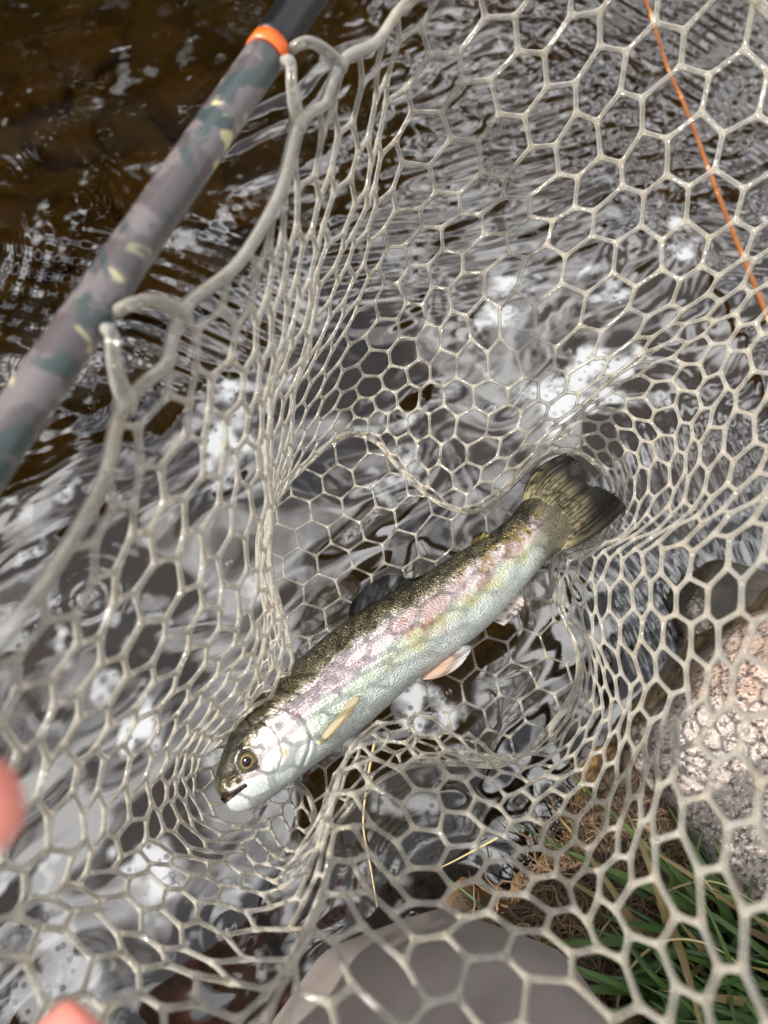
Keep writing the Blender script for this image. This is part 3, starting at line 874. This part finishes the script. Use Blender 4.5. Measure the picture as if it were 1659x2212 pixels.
MAT_FIN = fin_mat('fin_dark', 0.0, 0.42); MAT_FINP = fin_mat('fin_pale', 0.35)
def rays(Q, n): return 0.5 + 0.5 * np.sin((Q + .010 * np.sin(Q * 37) + .006 * np.sin(Q * 91 + 1)) * n * 2 * math.pi)
def tail_paint(Q, Rr, G):
    c = np.ones(Q.shape + (3,)) * C(128, 120, 92)
    c = mixin(c, C(84, 78, 58), sm(.05, .6, Rr) * .5)
    c = mixin(c, C(22, 20, 19), rays(Q, 20) ** 2 * sm(.05, .4, Rr) * .9)
    c = mixin(c, C(30, 28, 30), sm(.45, .85, Rr + .08 * np.sin(Q * 9)) * .9)
    c = mixin(c, C(22, 20, 20), (np.exp(-(Q / .03) ** 2) + np.exp(-((1 - Q) / .025) ** 2)) * .9)
    c = mixin(c, C(20, 18, 18), np.exp(-((Q - .52) / .03) ** 2) * sm(.3, .8, Rr) * .9)
    rg = np.random.default_rng(3)
    for k in range(120):
        q0, r0 = rg.uniform(.05, .95), rg.uniform(.02, .62)
        c = mixin(c, C(34, 30, 20), np.exp(-(((Q - q0) / .014) ** 2 + ((Rr - r0) / .034) ** 2)) * .9)
    return c
fin('tail_fin', [(1126, 1092), (1150, 1092), (1172, 1106), (1192, 1130), (1208, 1160), (1213, 1190)],
    [(1222, 980), (1244, 990), (1262, 1014), (1272, 1045), (1302, 1052), (1330, 1068), (1356, 1094)], .1705, lambda q: .176 + .004 * math.sin(q * 7), tail_paint, MAT_FIN, 150, 60, .0009,
    lambda q: (-22 * (1 - q) ** 3, -14 * (1 - q) ** 3 + 16 * q ** 3), .0005, 4.0)
def dorsal_paint(Q, Rr, G):
    c = np.ones(Q.shape + (3,)) * C(34, 34, 34)
    c = mixin(c, C(86, 86, 84), rays(Q, 10) ** 2 * (1 - Rr) * .4)
    c = mixin(c, C(20, 20, 22), sm(.6, 1, Rr) * .8 + .7 * (vnoise(G, 600, 9, 2) > .35))
    return c
fin('dorsal_fin', [(750, 1344), (800, 1310), (850, 1282), (905, 1254)], [(756, 1306), (790, 1266), (834, 1242), (862, 1243), (884, 1248), (916, 1243)], .173, .1775, dorsal_paint, MAT_FIN, 70, 30, .0012)
def adi_paint(Q, Rr, G):
    c = np.ones(Q.shape + (3,)) * C(104, 94, 50); return mixin(c, C(28, 26, 20), sm(.6, 1, Rr) * .9 + .8 * (vnoise(G, 500, 8, 1) > .4))
fin('adipose_fin', [(1013, 1184), (1030, 1172), (1045, 1164)], [(1022, 1160), (1046, 1148), (1063, 1153)], .172, .175, adi_paint, MAT_FIN, 40, 24, .0003, None, .0012)
def pec_paint(Q, Rr, G):
    c = np.ones(Q.shape + (3,)) * C(188, 174, 122); c = mixin(c, C(146, 128, 76), rays(Q, 9) ** 2 * .6); c = mixin(c, C(222, 214, 200), sm(.0, .5, 1 - Q) * .35); return mixin(c, C(112, 84, 44), np.exp(-((Q - .9) / .10) ** 2) * sm(.95, .5, Rr) * .9)
fin('pectoral_fin', [(684, 1603), (687, 1608), (692, 1610)], [(766, 1504), (772, 1503), (778, 1506)], frame_at(687, 1607)[0][2] + .0004, frame_at(772, 1505)[0][2] + .0006, pec_paint, MAT_FINP, 40, 40, .0002, lambda q: (-3 + 9 * q, -2 + 6 * q))
def pel_paint(Q, Rr, G):
    c = np.ones(Q.shape + (3,)) * C(206, 176, 152); c = mixin(c, C(214, 214, 214), sm(.45, .9, Rr)); return mixin(c, C(150, 130, 116), rays(Q, 9) ** 2 * .45)
fin('pelvic_fin', [(926, 1438), (918, 1452), (908, 1468)], [(1012, 1394), (1019, 1402), (1000, 1432)], .1685, .1705, pel_paint, MAT_FINP, 50, 40, .0006, lambda q: (4 * q, -8 * (1 - q) + 10 * q))
def anal_paint(Q, Rr, G):
    c = np.ones(Q.shape + (3,)) * C(206, 194, 184); c = mixin(c, C(150, 132, 120), rays(Q, 9) ** 2 * .4); return mixin(c, C(60, 54, 50), (vnoise(G, 450, 6, 2) > .5) * .7 + sm(.88, 1, Rr) * .5)
fin('anal_fin', [(1119, 1256), (1090, 1300), (1056, 1338)], [(1130, 1278), (1130, 1314), (1090, 1352)], .1665, .1655, anal_paint, MAT_FINP, 50, 36, .0008)
#@@BANK
# ------------------------------------------------------------------ rocks of the bank
def rock_mesh(name, size, seed, cuts=5, amp=.12, flat=1.0):
    bm = bmesh.new(); bmesh.ops.create_icosphere(bm, subdivisions=cuts, radius=1.0)
    V_ = np.array([v.co[:] for v in bm.verts])
    sgn = V_ / np.maximum(np.abs(V_).max(1)[:, None], 1e-6)
    V2 = V_ * .62 + sgn * .38 * .72
    n = vnoise(V_, 1.3, seed, 3) * amp * 1.6 + vnoise(V_, 4.0, seed + 1, 4) * amp * .45
    V2 = V2 * (1 + n)[:, None]
    # a few broken facets
    rg = np.random.default_rng(seed)
    for k in range(7):
        d = rg.normal(size=3); d /= np.linalg.norm(d); h = V2 @ d; lim = rg.uniform(.72, .9)
        over = np.maximum(h - lim, 0); V2 -= over[:, None] * d * .85
    V2 += V_ * (vnoise(V_, 14.0, seed + 3, 4) * amp * .10)[:, None]
    V2 *= np.array(size) * .5
    for v, c in zip(bm.verts, V2): v.co = c
    me = bpy.data.meshes.new(name); bm.to_mesh(me); bm.free(); return me
m = M('granite'); MAT_GRAN = m.m
o = m.obj(); geo = m.new('NewGeometry')
n1 = m.noise(10, 5, vec=o); n2 = m.noise(210, 3, .7, vec=o); n3 = m.noise(420, 2, .6, vec=o)
c = m.ramp(n1.outputs[0], [(.3, s2l(140, 134, 128)), (.5, s2l(164, 152, 144)), (.62, s2l(176, 146, 126)), (.75, s2l(150, 144, 138))]).outputs[0]
c = m.mixc(m.ramp(n2.outputs[0], [(.38, (1, 1, 1)), (.5, (0, 0, 0))]).outputs[0], c, s2l(92, 82, 76))
c = m.mixc(m.ramp(n3.outputs[0], [(.56, (0, 0, 0)), (.66, (1, 1, 1))]).outputs[0], c, s2l(200, 192, 184))
sx = m.new('SeparateXYZ'); m.L(geo.outputs['Position'], sx.inputs[0])
nw = m.noise(14, 4, vec=geo.outputs['Position'])
wet = m.ramp(m.math('ADD', sx.outputs[2], m.math('MULTIPLY_ADD', nw.outputs[0], 0.10, -0.05)), [(.035, (1, 1, 1)), (.075, (0, 0, 0))]).outputs[0]
wetc = m.mixc(m.ramp(n1.outputs[0], [(.35, (0, 0, 0)), (.65, (1, 1, 1))]).outputs[0], s2l(52, 45, 32), s2l(92, 78, 56))
m.L(m.mixc(wet, c, m.mixc(.35, wetc, c, 'MULTIPLY')), m.b.inputs['Base Color'])
rr_ = m.new('MapRange'); rr_.inputs[3].default_value = .95; rr_.inputs[4].default_value = .3; m.L(wet, rr_.inputs[0]); m.L(rr_.outputs[0], m.b.inputs['Roughness'])
hb = m.math('ADD', n2.outputs[0], m.math('MULTIPLY', n3.outputs[0], .5))
m.L(m.bump(hb, .6, .0016).outputs[0], m.b.inputs['Normal'])
def rock(px, py, z, size, seed, rot, label, cat='rock', group=None, cuts=5, amp=.12):
    me = rock_mesh('rock', size, seed, cuts, amp); p = atz(px, py, z)
    ob = link('rock', me, MAT_GRAN); ob.location = p; ob.rotation_euler = rot
    return tag(ob, label, cat, group)
rock(1700, 1680, .02, (.25, .27, .20), 3, (.1, -.15, .5), 'pale pink and grey speckled granite boulder beside the green grass', amp=.10)
rock(1625, 1395, -.03, (.19, .15, .12), 9, (.05, .1, -.3), 'wet reddish brown stone at the water edge above the granite boulder')
rock(1420, 1560, -.075, (.13, .11, .12), 14, (.3, .1, 1.2), 'dark wet stone half under water left of the granite boulder')
rock(1700, 1190, -.06, (.16, .12, .12), 17, (.1, .2, .4), 'brown stone awash at the stream edge beneath the ripples')
rock(520, 2170, -.10, (.22, .16, .16), 21, (.1, .2, .7), 'brown submerged stone showing through the water beside the wader knee')
rock(1390, 1260, -.10, (.12, .09, .08), 27, (.1, .0, 1.7), 'submerged ochre stone under rippled water near the tail of the trout')
MAT_COBBLE = plain('cobble', s2l(140, 102, 48), .8)
bed = [(150, 330), (330, 420), (60, 520), (420, 230), (200, 130), (520, 480), (90, 240), (380, 610)]
for k, (a, b) in enumerate(bed):
    ob = rock(a, b, -.235, (rng.uniform(.12, .2), rng.uniform(.1, .16), .1), 40 + k, (0, 0, k * 1.3), 'dim brown cobble on the stream bed behind the net hoop', 'rock', 'cobbles on the stream bed', 4)
    ob.data.materials.clear(); ob.data.materials.append(MAT_COBBLE)

# ------------------------------------------------------------------ grass, roots and dry stalks
class Ribbons:
    def __init__(s): s.v = []; s.f = []; s.c = []
    def blade(s, pts, w, col, fold=.25):
        pts = np.asarray(pts); n = len(pts); b = len(s.v)
        t = np.gradient(pts, axis=0); t /= np.linalg.norm(t, axis=1)[:, None] + 1e-9
        sd = np.cross(t, np.array([0, 0, 1.0])); sd /= np.linalg.norm(sd, axis=1)[:, None] + 1e-9
        up = np.cross(sd, t)
        for i in range(n):
            x = i / (n - 1); ww = w * (1 - x ** 2.5) * (0.55 + .45 * min(1, x * 4)) + 1e-5
            s.v += [tuple(pts[i] - sd[i] * ww), tuple(pts[i] - up[i] * ww * fold), tuple(pts[i] + sd[i] * ww)]
            k = 1 + .12 * math.sin(7 * x + b)
            s.c += [np.asarray(col) * k, np.asarray(col) * k * 1.15, np.asarray(col) * k]
        for i in range(n - 1):
            for j in (0, 1):
                a = b + i * 3 + j; s.f.append((a, a + 1, a + 4, a + 3))
    def mesh(s, name):
        me = mesh_np(name, s.v, s.f); add_col(me, np.array(s.c)); return me
def leafmat(name, rough, trans):
    q = M(name); a = q.new('Attribute'); a.attribute_name = 'pigment'
    nn = q.noise(300, 3, vec=q.obj()); cc = q.mixc(.35, a.outputs['Color'], q.ramp(nn.outputs[0], [(.3, (.45, .45, .45)), (.7, (1, 1, 1))]).outputs[0], 'MULTIPLY')
    q.L(cc, q.b.inputs['Base Color']); q.set(Roughness=rough)
    t = q.new('BsdfTranslucent'); q.L(cc, t.inputs['Color']); mx_ = q.new('MixShader'); mx_.inputs[0].default_value = trans
    q.L(q.b.outputs[0], mx_.inputs[1]); q.L(t.outputs[0], mx_.inputs[2]); q.L(mx_.outputs[0], q.out.inputs[0]); return q.m
MAT_GRASS = leafmat('grass_blade', .42, .3); MAT_STRAW = leafmat('dry_stalk', .6, .1); MAT_ROOT = leafmat('root_fibre', .8, .0)
_gx = np.linspace(-1.2, 1.2, 601); _gX, _gY = np.meshgrid(_gx, _gx, indexing='ij'); _gZ = ground_h(_gX, _gY)
def gz(x, y):
    if abs(x) > 1.19 or abs(y) > 1.19: return float(ground_h(np.array([x]), np.array([y]))[0])
    a = (x + 1.2) / .004; b = (y + 1.2) / .004; i, j = int(a), int(b); a -= i; b -= j
    return float((_gZ[i, j] * (1 - a) + _gZ[i + 1, j] * a) * (1 - b) + (_gZ[i, j + 1] * (1 - a) + _gZ[i + 1, j + 1] * a) * b)
G_ = Ribbons()
for k in range(820):
    if k < 420:
        px, py = random.uniform(1380, 2000), random.uniform(1880, 2420)
    else:
        px, py = random.uniform(1180, 2600), random.uniform(1900, 3000)
    p = atz(px, py, .05); x, y = p[0], p[1]
    if math.hypot(x - .285, y - .055) < .10: continue
    if (px < 1400 or py < 1960) and random.random() < .88: continue
    if shore_d(x, y) < .035 or shore_d(x, y) > 1.2: continue
    z = gz(x, y) - .004
    az = random.uniform(0, 2 * math.pi) if random.random() < .45 else random.gauss(math.pi * .95, .5)
    L = random.uniform(.05, .14); lean = random.uniform(.3, 1.15)
    pts = []
    for i in range(8):
        t = i / 7; th = lean * (0.35 + t)
        r = L * math.sin(min(th, 1.7)) * t; pts.append((x + math.cos(az) * r, y + math.sin(az) * r, z + L * t * math.cos(min(th, 1.75)) * .8))
    g = random.random()
    col = s2l(52 + 40 * g, 84 + 34 * g, 36 + 16 * g) if random.random() < .82 else s2l(140, 122, 78)
    G_.blade(pts, random.uniform(.0018, .0042), col)
grass = link('grass', G_.mesh('grass'), MAT_GRASS); tag(grass, 'green grass blades growing on the bank by the boulder', 'grass', kind='stuff')
# matted roots along the cut bank
Rt = Ribbons()
for k in range(1500):
    px, py = random.gauss(1270, 120), random.gauss(1930, 110)
    if k > 1000: px, py = random.uniform(1150, 1660), random.uniform(1700, 2250)
    p = atz(px, py, .03); x, y = p[0], p[1]
    if shore_d(x, y) < -.02: continue
    z = gz(x, y) + random.uniform(-.002, .008)
    az = random.uniform(0, 6.28); L = random.uniform(.015, .06); n = 9; pts = [(x, y, z)]
    for i in range(n - 1):
        az += random.gauss(0, .5); x += math.cos(az) * L / n; y += math.sin(az) * L / n; z = max(gz(x, y) + .001, z + random.gauss(0, .0015)); pts.append((x, y, z))
    g = random.random(); col = s2l(70 + 62 * g, 54 + 54 * g, 38 + 44 * g)
    Rt.blade(pts, random.uniform(.00035, .0010), col, .5)
roots = link('roots', Rt.mesh('roots'), MAT_ROOT); tag(roots, 'matted brown rootlets and straw on the bank soil', 'roots', kind='stuff')
def stalk(pts, r, label, name='dry_grass_stalk', mat=None, group=None):
    P_ = np.array([atz(*q) for q in pts]); c = catmull(P_, np.linspace(0, len(P_) - 1, 40))
    T = Tubes(); T.tube(c, np.linspace(r, r * .35, 40), 8); me = T.mesh(name); add_col(me, np.ones((len(me.vertices), 3)) * np.array(s2l(206, 184, 136)))
    org = c[0].copy(); me.transform(Matrix.Translation(tuple(-org)))
    ob = link(name, me, mat or MAT_STRAW); ob.location = org; return tag(ob, label, 'stalk', group)
stalk([(1330, 2215, .06), (1345, 2120, .075), (1410, 2045, .09), (1490, 2030, .095), (1580, 2070, .09), (1700, 2190, .07)], .0011, 'pale dry stalk arching over the green grass')
stalk([(1280, 2075, .05), (1295, 2020, .06), (1320, 1985, .065), (1345, 1960, .07)], .0009, 'short upright dry stalk between knee and grass')
stalk([(1330, 2130, .07), (1400, 2170, .07), (1500, 2210, .07), (1600, 2240, .07)], .0011, 'dry stalk lying low across the grass by the knee')
stalk([(1240, 1885, .05), (1262, 1915, .055), (1290, 1905, .05), (1350, 1915, .05)], .0007, 'thin pale straw lying on the rootlets')
stalk([(1440, 1925, .07), (1500, 1905, .09), (1560, 1910, .095), (1640, 1955, .09)], .0009, 'dry stalk curving in front of the granite boulder')
stalk([(1510, 1890, .10), (1540, 1925, .09), (1570, 1975, .07)], .0009, 'broken straw leaning on the granite boulder')
stalk([(810, 1600, .012), (795, 1680, .012), (785, 1780, .012), (800, 1870, .012), (815, 1960, .012)], .0011, 'dead straw adrift on the water under the net')
stalk([(1075, 1810, .02), (1000, 1850, .015), (940, 1880, .012)], .0009, 'short dead straw adrift by the bank under the net')
# long reed across the riffle
m = M('reed_skin'); MAT_REED = m.m
nn = m.noise(40, 4, vec=m.obj()); m.L(m.ramp(nn.outputs[0], [(.35, s2l(112, 66, 32)), (.56, s2l(138, 84, 42)), (.66, s2l(190, 168, 136))]).outputs[0], m.b.inputs['Base Color']); m.set(Roughness=.22)
reed = empty('reed_stem', tuple(atz(1500, 250, .03)))
tag(reed, 'long orange brown dry reed stem slanting across the rippled water', 'reed')
rp = [(1340, -120, .035), (1395, 0, .034), (1440, 140, .033), (1480, 230, .032), (1525, 350, .031), (1575, 480, .03), (1620, 590, .028), (1665, 700, .026), (1730, 860, .02)]
Pr = catmull(np.array([atz(*q) for q in rp]), np.linspace(0, len(rp) - 1, 90)); ro = np.array(reed.location)
T = Tubes(); T.tube(Pr - ro, np.linspace(.0018, .0028, 90), 14); link('stem', T.mesh('stem'), MAT_REED, reed)
for k in (14, 31, 50, 66):
    T = Tubes(); T.tube(Pr[k - 1:k + 2] - ro, np.array([.0022, .0034, .0022]), 14); link('node', T.mesh('node'), MAT_REED, reed)
# bubbles on the water
m = M('bubble_film'); MAT_BUB = m.m
gl = m.new('BsdfGlossy'); gl.inputs['Roughness'].default_value = .03; tr = m.new('BsdfTransparent'); lw = m.new('LayerWeight'); lw.inputs['Blend'].default_value = .55
nn = m.noise(200, 2, vec=m.obj()); m.L(m.ramp(nn.outputs[0], [(.3, (.92, .94, .96)), (.7, (1, 1, .98))]).outputs[0], gl.inputs['Color'])
mx = m.new('MixShader'); m.L(lw.outputs['Facing'], mx.inputs[0]); m.L(tr.outputs[0], mx.inputs[1]); m.L(gl.outputs[0], mx.inputs[2]); m.n.remove(m.b); m.L(mx.outputs[0], m.out.inputs[0])
def dome():
    n, k = 9, 22; V_ = np.zeros((n, k, 3))
    for i in range(n):
        a = (math.pi / 2) * i / (n - 1)
        for j in range(k): V_[i, j] = (math.sin(a) * math.cos(2 * math.pi * j / k), math.sin(a) * math.sin(2 * math.pi * j / k), math.cos(a) * .8)
    return grid_mesh('bubble', V_, close_v=True)
dm_me = dome()
bubs = [(190, 1290, 24), (1060, 885, 15), (360, 1905, 12), (376, 1915, 9), (368, 1893, 8), (1205, 825, 15), (1222, 838, 11), (1190, 840, 10), (1095, 668, 14), (1112, 690, 8), (1325, 640, 8), (1335, 655, 7), (1345, 800, 9), (1332, 812, 7),
        (1440, 870, 10), (1445, 540, 14), (495, 1215, 9), (80, 1350, 6), (500, 2010, 14), (1228, 760, 8), (1385, 920, 9), (940, 1500, 9), (970, 1495, 7), (1205, 850, 7), (1082, 640, 6)]
for k, (a, b, r) in enumerate(bubs):
    ob = link('bubble', dm_me, None); ob.data.materials.clear() if False else None
    if not dm_me.materials: dm_me.materials.append(MAT_BUB)
    p = atz(a, b, 0); rr = r / 1659 * np.linalg.norm(p - CAM); ob.location = (p[0], p[1], -.0005); ob.scale = (rr, rr, rr)
    tag(ob, 'lone large round bubble in the slack water beside the net' if k == 0 else 'small clear bubble floating on the stream surface', 'bubble', None if k == 0 else 'bubbles on the water')

#@@PERSON
# ------------------------------------------------------------------ the angler: hand on the hoop, leg in waders
def skin_obj(name, chains, mat, parent=None, sub=2):
    """chains: list of lists of (x,y,z,r); a chain may start with an int index of an earlier vertex"""
    V_, E_, Rd = [], [], []
    for ch in chains:
        prev = None
        for it in ch:
            if isinstance(it, int): prev = it; continue
            V_.append(it[:3]); Rd.append(it[3] if len(it) == 4 else it[3:5]); i = len(V_) - 1
            if prev is not None: E_.append((prev, i))
            prev = i
    me = bpy.data.meshes.new(name); me.from_pydata(V_, E_, []); ob = bpy.data.objects.new(name, me); COL.objects.link(ob)
    md = ob.modifiers.new('skin', 'SKIN'); md.use_smooth_shade = True
    for sv, r in zip(me.skin_vertices[0].data, Rd): sv.radius = (r, r) if np.isscalar(r) else r
    me.skin_vertices[0].data[0].use_root = True
    sd = ob.modifiers.new('sub', 'SUBSURF'); sd.levels = sub; sd.render_levels = sub
    dg = bpy.context.evaluated_depsgraph_get(); dg.update(); out = bpy.data.meshes.new_from_object(ob.evaluated_get(dg)); bpy.data.objects.remove(ob)
    return link(name, out, mat, parent)
m = M('skin'); MAT_SKIN = m.m
nn = m.noise(60, 4, vec=m.obj()); m.L(m.ramp(nn.outputs[0], [(.3, s2l(218, 124, 112)), (.7, s2l(232, 150, 136))]).outputs[0], m.b.inputs['Base Color']); m.set(Roughness=.45)
m.b.inputs['Subsurface Weight'].default_value = .35; m.b.inputs['Subsurface Radius'].default_value = (.012, .004, .002); m.b.inputs['Subsurface Scale'].default_value = 1.0
n2 = m.noise(700, 3, vec=m.obj()); m.L(m.bump(n2.outputs[0], .25, .0006).outputs[0], m.b.inputs['Normal'])
tip1 = atd(-66, 1748, .136); tip2 = atd(178, 2222, .176)
person = skin_obj('person', [
    [(-.33, -.30, .36, .032), (-.27, -.20, .385, .028), (-.225, -.125, .405, (.034, .02)), (-.19, -.095, .42, (.036, .016))],          # 0..3 forearm, palm
    [2, (-.185, -.062, .448, .014), (-.145, -.028, .474, .0118), (-.108, -.004, .477, .0108), (*tip1, .0105), (*(tip1 + (tip1 - np.array([-.108, -.004, .477])) * .25), .008)],
    [3, (-.150, -.088, .436, .0105), (-.112, -.078, .434, .0092), (-.086, -.055, .420, .0082), (*tip2, .0088), (*(tip2 + (tip2 - np.array([-.086, -.055, .420])) * .12), .0076)],
    [3, (-.150, -.108, .428, .0105), (-.108, -.106, .424, .0092), (-.082, -.090, .404, .0082), (-.078, -.076, .388, .0075)],
    [3, (-.158, -.126, .418, .0100), (-.118, -.130, .410, .0088), (-.094, -.116, .392, .0078), (-.090, -.102, .378, .0072)],
    [3, (-.172, -.142, .408, .0090), (-.138, -.150, .398, .0078), (-.116, -.140, .382, .0070), (-.110, -.128, .370, .0064)],
], MAT_SKIN)
tag(person, 'person in grey brown waders kneeling on the bank, bare fingertips on the hoop', 'person')
m = M('wader_fabric'); MAT_WADER = m.m
o = m.obj(); nn = m.noise(16, 4, vec=o); n2 = m.noise(900, 2, vec=o)
m.L(m.ramp(nn.outputs[0], [(.3, s2l(120, 112, 108)), (.7, s2l(134, 125, 120))]).outputs[0], m.b.inputs['Base Color']); m.set(Roughness=.8)
n3 = m.noise(11, 2, vec=o, dist=.8); m.L(m.bump(m.math('ADD', n3.outputs[0], m.math('MULTIPLY', n2.outputs[0], .03)), .8, .014).outputs[0], m.b.inputs['Normal'])
T = Tubes()
kc = np.array([.030, -.122, .166]); T.ball(kc, .106); T.ball(kc + np.array([-.012, -.025, .0]), .112)
T.tube(catmull(np.array([[.16, -.62, .20], [.10, -.42, .19], [.055, -.24, .172], kc]), np.linspace(0, 3, 24)), np.linspace(.135, .112, 24), 24)
T.tube(catmull(np.array([kc, [.04, -.150, .08], [.055, -.165, -.01]]), np.linspace(0, 2, 16)), np.linspace(.085, .066, 16), 20)
T.tube([(.055, -.25, .03), (.060, -.18, .03), (.064, -.12, .03), (.066, -.085, .025)], [.045, .05, .046, .034], 16)
leg = link('wader_leg', remesh(T.mesh('wader_leg'), .006, 12, .5), MAT_WADER, person)

#@@TREES
# ------------------------------------------------------------------ trees over the far bank (they darken the reflections)
def tree_meshes(seed, H):
    rg = random.Random(seed); T = Tubes(); v, f = [], []
    T.tube([(0, 0, 0), (.03, .02, H * .35), (-.02, .03, H * .7), (0, 0, H)], [H * .022, H * .017, H * .009, .01], 9)
    z = H * .06
    while z < H * .985:
        Rm = (1 - z / H) ** .85 * H * .24 + .10; nb_ = rg.randint(7, 10); a0 = rg.uniform(0, 6.28)
        for k in range(nb_):
            az = a0 + k * 6.283 / nb_ + rg.gauss(0, .15); L = Rm * rg.uniform(.7, 1.12); droop = rg.uniform(.12, .34)
            pts = [np.array([math.cos(az) * L * t, math.sin(az) * L * t, z - droop * L * t * t + .1 * L * t]) for t in np.linspace(0, 1, 5)]
            T.tube(pts, np.linspace(.02 + L * .008, .006, 5), 4)
            sd = np.array([-math.sin(az), math.cos(az), 0])
            for q_ in range(int(7 + L * 9)):
                t = rg.uniform(.08, 1.0); i = min(3, int(t * 4)); p = pts[i] + (pts[i + 1] - pts[i]) * (t * 4 - i)
                d = np.array([math.cos(az), math.sin(az), -.15]) * rg.uniform(.3, .8) + sd * rg.choice((-1, 1)) * rg.uniform(.5, 1.0) + np.array([0, 0, rg.gauss(-.1, .2)])
                d /= np.linalg.norm(d); ln = rg.uniform(.16, .34) * (1.1 - .4 * t); w = np.cross(d, [rg.gauss(0, .4), rg.gauss(0, .4), 1.0]); w /= np.linalg.norm(w); w = w * ln * .26
                n = len(v); v += [tuple(p - w * .4), tuple(p + d * ln * .55 - w), tuple(p + d * ln), tuple(p + d * ln * .55 + w), tuple(p + w * .4)]; f.append((n, n + 1, n + 2, n + 3, n + 4))
        z += rg.uniform(.16, .26)
    return T.mesh('trunk'), mesh_np('crown', v, f)
MAT_BARK = plain('bark', s2l(92, 78, 64), .9)
q = M('leaf'); q.set(Roughness=.5); nn = q.noise(1.3, 3, vec=q.obj()); q.L(q.ramp(nn.outputs[0], [(.3, s2l(30, 42, 24)), (.7, s2l(50, 64, 34))]).outputs[0], q.b.inputs['Base Color']); MAT_LEAF = q.m
kinds = [tree_meshes(k + 60, 9.0) for k in range(2)]
for k, (x, y, sc, rz) in enumerate([(-4.6, 4.6, .82, 0), (-3.0, 5.4, .86, 2.0), (-1.7, 6.2, .8, 4.1), (-6.0, 3.4, .85, 1.1), (-.6, 7.8, .85, 3.0), (1.6, 8.2, .74, 5.0), (3.3, 7.6, .70, .6), (-2.4, 7.8, .95, .9), (-4.4, 6.8, 1.0, 2.9)]):
    t = empty('spruce_tree', (x, y, gz(x, y) - .05)); t.rotation_euler = (0, 0, rz); t.scale = (sc, sc, sc)
    tag(t, 'dark spruce on the far bank mirrored in the stream', 'tree', 'trees on the far bank')
    tm, cm = kinds[k % 2]
    for nme, me_, mt_ in (('trunk', tm, MAT_BARK), ('crown', cm, MAT_LEAF)):
        ob = bpy.data.objects.new(nme, me_); COL.objects.link(ob); ob.parent = t
        if not me_.materials: me_.materials.append(mt_)
